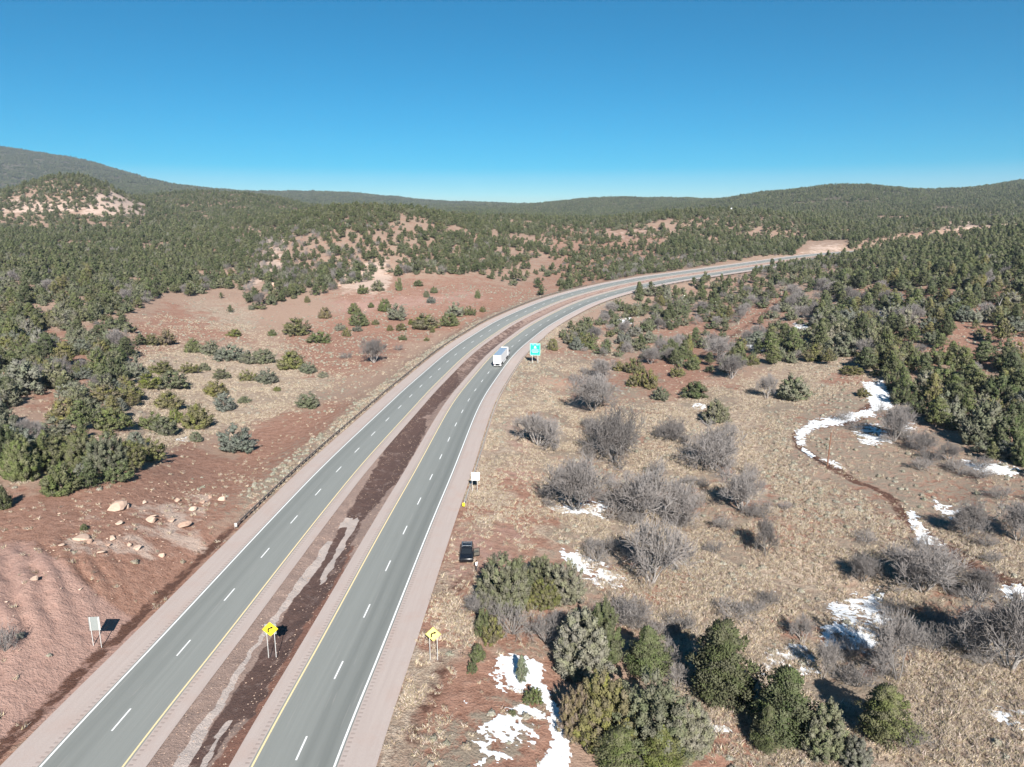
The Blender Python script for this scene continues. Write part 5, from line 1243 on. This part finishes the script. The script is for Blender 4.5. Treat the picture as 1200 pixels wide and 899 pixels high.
# articulated lorry in the right lane, driving away
ts = s_at_y(237.5); tt_ = lane_off(ts) + W_LANES * .75 - .35
tx, ty, tz = road_pt(ts, tt_, .02); hx, hy, hz = road_pt(ts + 14, lane_off(ts + 14) + W_LANES * .75 - .35, .02)
trk_o = empty('semi_truck', (tx, ty, tz), math.atan2(-(hx - tx), hy - ty))
trk_o.rotation_euler.x = math.atan2(hz - tz, 14)
mb = MB(); mb.box((0, 7.6, 2.62), (2.58, 15.2, 2.78), bev=.04); box = mb.build('trailer_body', M_bwhite, trk_o)
mb = MB(); mb.box((0, 7.6, 4.022), (2.46, 15.0, .02)); mb.build('trailer_roof', M_roofm, box)
for sx in (-1, 1):
    mb = MB(); mb.box((sx * .63, -.02, 2.6), (1.16, .04, 2.5), bev=.01); dr = mb.build('trailer_door', M_bwhite, box)
    for q in (.22, .45): mb = MB(); mb.tube((sx * q, -.06, 1.35), (sx * q, -.06, 3.85), .02, .02, 6); mb.build('lock_rod', M_galv, dr)
    mb = MB(); mb.box((sx * 1.05, -.03, 1.16), (.3, .05, .12)); mb.build('tail_light', M_redl, trk_o)
    mb = MB(); mb.box((sx * .95, .9, .62), (.55, .03, .6)); mb.build('mud_flap', M_whites, trk_o)
    for q in (1.7, 3.0): wheel(trk_o, sx * 1.0, q, .5, .55)
    for q in (14.6, 15.9, 19.9): wheel(trk_o, sx * 1.0, q, .5, .5)
    mb = MB(); mb.box((sx * 1.29, 8.4, .78), (.03, 6.4, .7)); mb.build('side_skirt', M_bwhite, trk_o)
    mb = MB(); mb.tube((sx * 1.05, 16.9, .68), (sx * 1.05, 18.6, .68), .32, .32, 12); mb.build('fuel_tank', M_rim, trk_o)
    mb = MB(); mb.box((sx * 1.48, 18.9, 2.25), (.16, .22, .75), bev=.04); mb.build('mirror', M_black, trk_o)
mb = MB(); mb.box((0, 8.6, 1.02), (.9, 13.8, .32)); mb.build('chassis', M_trim, trk_o)
mb = MB(); mb.box((0, .12, .60), (2.1, .1, .12)); mb.box((-.7, .14, .9), (.1, .1, .5)); mb.box((.7, .14, .9), (.1, .1, .5)); mb.build('underride_bar', M_galv, trk_o)
cab = bevelled('cab', [(16.2, .9), (21.0, .7), (21.2, 1.5), (19.6, 1.95), (18.9, 2.95), (18.0, 3.75), (16.2, 4.05)], -1.22, 1.22, M_bwhite, trk_o, .12)
pane('windshield', [(-1.0, 19.62, 2.0), (1.0, 19.62, 2.0), (.95, 19.0, 2.85), (-.95, 19.0, 2.85)], cab)
for sx in (-1, 1): pane('side_window', [(sx * 1.225, 18.1, 2.0), (sx * 1.225, 19.2, 2.0), (sx * 1.225, 18.8, 2.7), (sx * 1.225, 18.1, 2.7)], cab)
tag(trk_o, 'white articulated lorry driving away in the right carriageway', 'truck')

# ------------------------------------------------------------------ person by the car
def person(px, py, rz):
    x, y, z = ground(px, py); H_ = 1.75
    V = []; E_ = []; R_ = []
    def add(p, r, par=None):
        V.append(p); R_.append(r); i = len(V) - 1
        if par is not None: E_.append((par, i))
        return i
    pel = add((0, 0, .95), (.155, .115)); w1 = add((0, 0, 1.10), (.14, .105), pel); ch = add((0, .01, 1.30), (.17, .115), w1); sh = add((0, 0, 1.42), (.13, .09), ch); nk = add((0, .01, 1.50), (.055, .055), sh)
    hd = add((0, .03, 1.60), (.082, .095), nk); add((0, .025, 1.70), (.075, .09), hd)
    for sx in (-1, 1):
        s1_ = add((sx * .17, 0, 1.42), (.062, .062), sh); el = add((sx * .235, -.02, 1.15), (.046, .046), s1_); wr = add((sx * .22, .13, .95 if sx > 0 else .98), (.03, .034), el); pm = add((sx * .215, .17, .89 if sx > 0 else .92), (.02, .04), wr)
        for k, (o1, l1) in enumerate(((-.03, .075), (-.01, .085), (.012, .08), (.03, .062))):
            b_ = add((sx * .212, .19 + o1 * .6, .85 + o1 * .2), (.0095, .0095), pm); add((sx * .205, .195 + o1 * .6, .85 - l1), (.008, .008), b_)
        tb = add((sx * .19, .20, .90), (.0105, .0105), pm); add((sx * .175, .225, .865), (.009, .009), tb)
        hp = add((sx * .09, 0, .90), (.095, .10), pel); kn = add((sx * .105, .02, .50), (.062, .066), hp); an = add((sx * .11, -.02, .09), (.042, .046), kn); add((sx * .12, .13, .045), (.042, .035), an)
    me = bpy.data.meshes.new('skeleton'); me.from_pydata(V, E_, []); o = bpy.data.objects.new('skeleton', me); col.objects.link(o)
    md = o.modifiers.new('skin', 'SKIN'); md.use_smooth_shade = True
    for i, r in enumerate(R_): me.skin_vertices[0].data[i].radius = r; me.skin_vertices[0].data[i].use_root = (i == 0)
    o.modifiers.new('sub', 'SUBSURF').levels = 2
    dg = bpy.context.evaluated_depsgraph_get(); em = bpy.data.meshes.new_from_object(o.evaluated_get(dg)); bpy.data.objects.remove(o)
    em.materials.clear()
    for mt in (plain('skin', (.45, .27, .19)), plain('white_shirt', (.82, .82, .82), var=.04), plain('dark_trousers', (.07, .06, .06)), plain('shoes', (.03, .03, .03))): em.materials.append(mt)
    mi = []
    for p in em.polygons:
        c = p.center; ax = abs(c.x)
        if c.z > 1.485: m_ = 0
        elif ax > .17 and c.z < 1.20 and c.z > .70: m_ = 0
        elif c.z > .96: m_ = 1
        elif c.z > .09: m_ = 2
        else: m_ = 3
        mi.append(m_)
    em.polygons.foreach_set('material_index', np.array(mi, np.int32))
    root = empty('person', (x, y, gz(x, y)), rz); body = link(bpy.data.objects.new('body', em), root)
    bm = bmesh.new(); bmesh.ops.create_icosphere(bm, subdivisions=3, radius=.115)
    for v in list(bm.verts):
        if v.co.y > .02 and v.co.z < .045: bm.verts.remove(v)
    for v in bm.verts: v.co = Vector((v.co.x * .88, v.co.y * 1.0 + .01, v.co.z + 1.665))
    hm = bpy.data.meshes.new('hair'); bm.to_mesh(hm); bm.free(); hm.materials.append(plain('brown_hair', (.04, .025, .018))); link(bpy.data.objects.new('hair', hm), root)
    mb = MB(); mb.prism([(.115, 1.63), (.145, 1.598), (.112, 1.59)], -.014, .014, 'x'); mb.build('nose', em.materials[0], body)
    for sx in (-1, 1):
        mb = MB(); mb.box((sx * .033, .118, 1.632), (.022, .012, .012)); mb.build('eye', M_black, body)
        mb = MB(); mb.box((sx * .092, .02, 1.62), (.02, .045, .06), bev=.008); mb.build('ear', em.materials[0], body)
    mb = MB(); mb.box((0, .115, 1.56), (.045, .012, .010)); mb.build('mouth', M_redl, body)
    tag(root, 'person in a white shirt standing beside the parked black car', 'person'); return root
person(558.5, 670, math.radians(55))

# ------------------------------------------------------------------ labels that tell the plants and boulders apart
ORD = ['first', 'second', 'third', 'fourth', 'fifth', 'sixth', 'seventh', 'eighth', 'ninth', 'tenth', 'eleventh', 'twelfth', 'thirteenth', 'fourteenth', 'fifteenth', 'sixteenth', 'seventeenth', 'eighteenth', 'nineteenth', 'twentieth']
ORD += ['twenty-' + o for o in ORD[:9]] + ['thirtieth'] + ['thirty-' + o for o in ORD[:9]] + ['fortieth']
def zone(px, py):
    if 530 < px < 690 and 630 < py < 765: return 'near the parked car'
    if px < 172 and py > 470: return 'above the red bank'
    if px < 445 and py > 396 and px > 145: return 'in meadow left of highway'
    if 330 < px < 662 and py > 320 and py <= 400: return 'on red slope beyond highway'
    if px < 330 or (px < 662 and py <= 320): return 'in left hillside woodland'
    if px < 880 and py > 765: return 'beside the snowy gully'
    if py > 765: return 'at foot of right field'
    if px < 900 and py > 395 and py < 480: return 'in field past green sign'
    if py <= 395 and px < 900: return 'inside the highway curve'
    if py <= 395: return 'on right hillside'
    if px >= 900 and py < 560: return 'above the snowy track'
    return 'in dry field at right'
def label_set(items, noun, cat, group):
    zs = {}
    for it in items: zs.setdefault(zone(it[2], it[3]), []).append(it)
    for zn, L in zs.items():
        L.sort(key=lambda a: -a[3]); rows = [L[i:i + 12] for i in range(0, len(L), 12)]
        for ri, R in enumerate(rows):
            R.sort(key=lambda a: a[2])
            for k_, (o, tone, px_, py_, w_, h_) in enumerate(R):
                size = 'large' if w_ > 40 else ('mid-sized' if w_ > 20 else 'small')
                w2 = (WORD[tone] + ' ') if tone else ''
                lab = '%s %s%s %s' % (size, w2, noun, zn)
                if len(L) > 1:
                    lab += ', %s from left' % ORD[k_] if len(R) > 1 else ''
                    if len(rows) > 1: lab += ', %s row back' % ORD[ri]
                tag(o, lab, cat, group)
for kd, noun, cat, grp in (('juniper', 'juniper', 'juniper', 'junipers on the open slopes'), ('pine', 'pinyon pine', 'pine', 'pinyon pines on the slopes'), ('bare', 'leafless tree', 'bare tree', 'leafless trees in the dry field'), ('shrub', 'twiggy leafless shrub', 'shrub', 'leafless shrubs in the dry field')):
    label_set([(r, tn if kd in ('juniper', 'pine') else None, i_[0], i_[1] + i_[3] / 2, i_[2], i_[3]) for (r, k_, tn, i_) in ALL_TREES if k_ == kd], noun, cat, grp)
ROCKS.sort(key=lambda a: a[1])
for nm_, sel in (('on the red bank', [r for r in ROCKS if r[2] > 500]), ('on the far rocky slope', [r for r in ROCKS if r[2] <= 500])):
    for k_, (o, bx, by, w) in enumerate(sel):
        tag(o, '%s sandstone boulder %s, %s from left' % ('wide pale' if w > 18 else ('blocky pale' if w > 11 else 'small pinkish'), nm_, ORD[k_]), 'boulder', 'boulders on the slopes')

# ------------------------------------------------------------------ the air
hm_, hnt, hb = new_mat('air', 1, 0); hnt.nodes.remove(hb)
pv = hnt.nodes.new('ShaderNodeVolumePrincipled'); pv.inputs['Color'].default_value = (0.62, 0.76, 1.0, 1); pv.inputs['Density'].default_value = 0.000055; pv.inputs['Anisotropy'].default_value = 0.0
hnt.links.new(pv.outputs[0], [n_ for n_ in hnt.nodes if n_.type == 'OUTPUT_MATERIAL'][0].inputs['Volume'])
zmin, zmax = float(ZZ.min()) - 3, float(ZZ.max()) + 40
mb = MB(); mb.box((0, float(GY[0] + GY[-1]) / 2, (zmin + zmax) / 2), (float(GX[-1] - GX[0]) + 200, float(GY[-1] - GY[0]) + 200, zmax - zmin)); hz_o = mb.build('haze', hm_); tag(hz_o, 'thin blue haze over the distant hills', 'haze', kind='stuff')
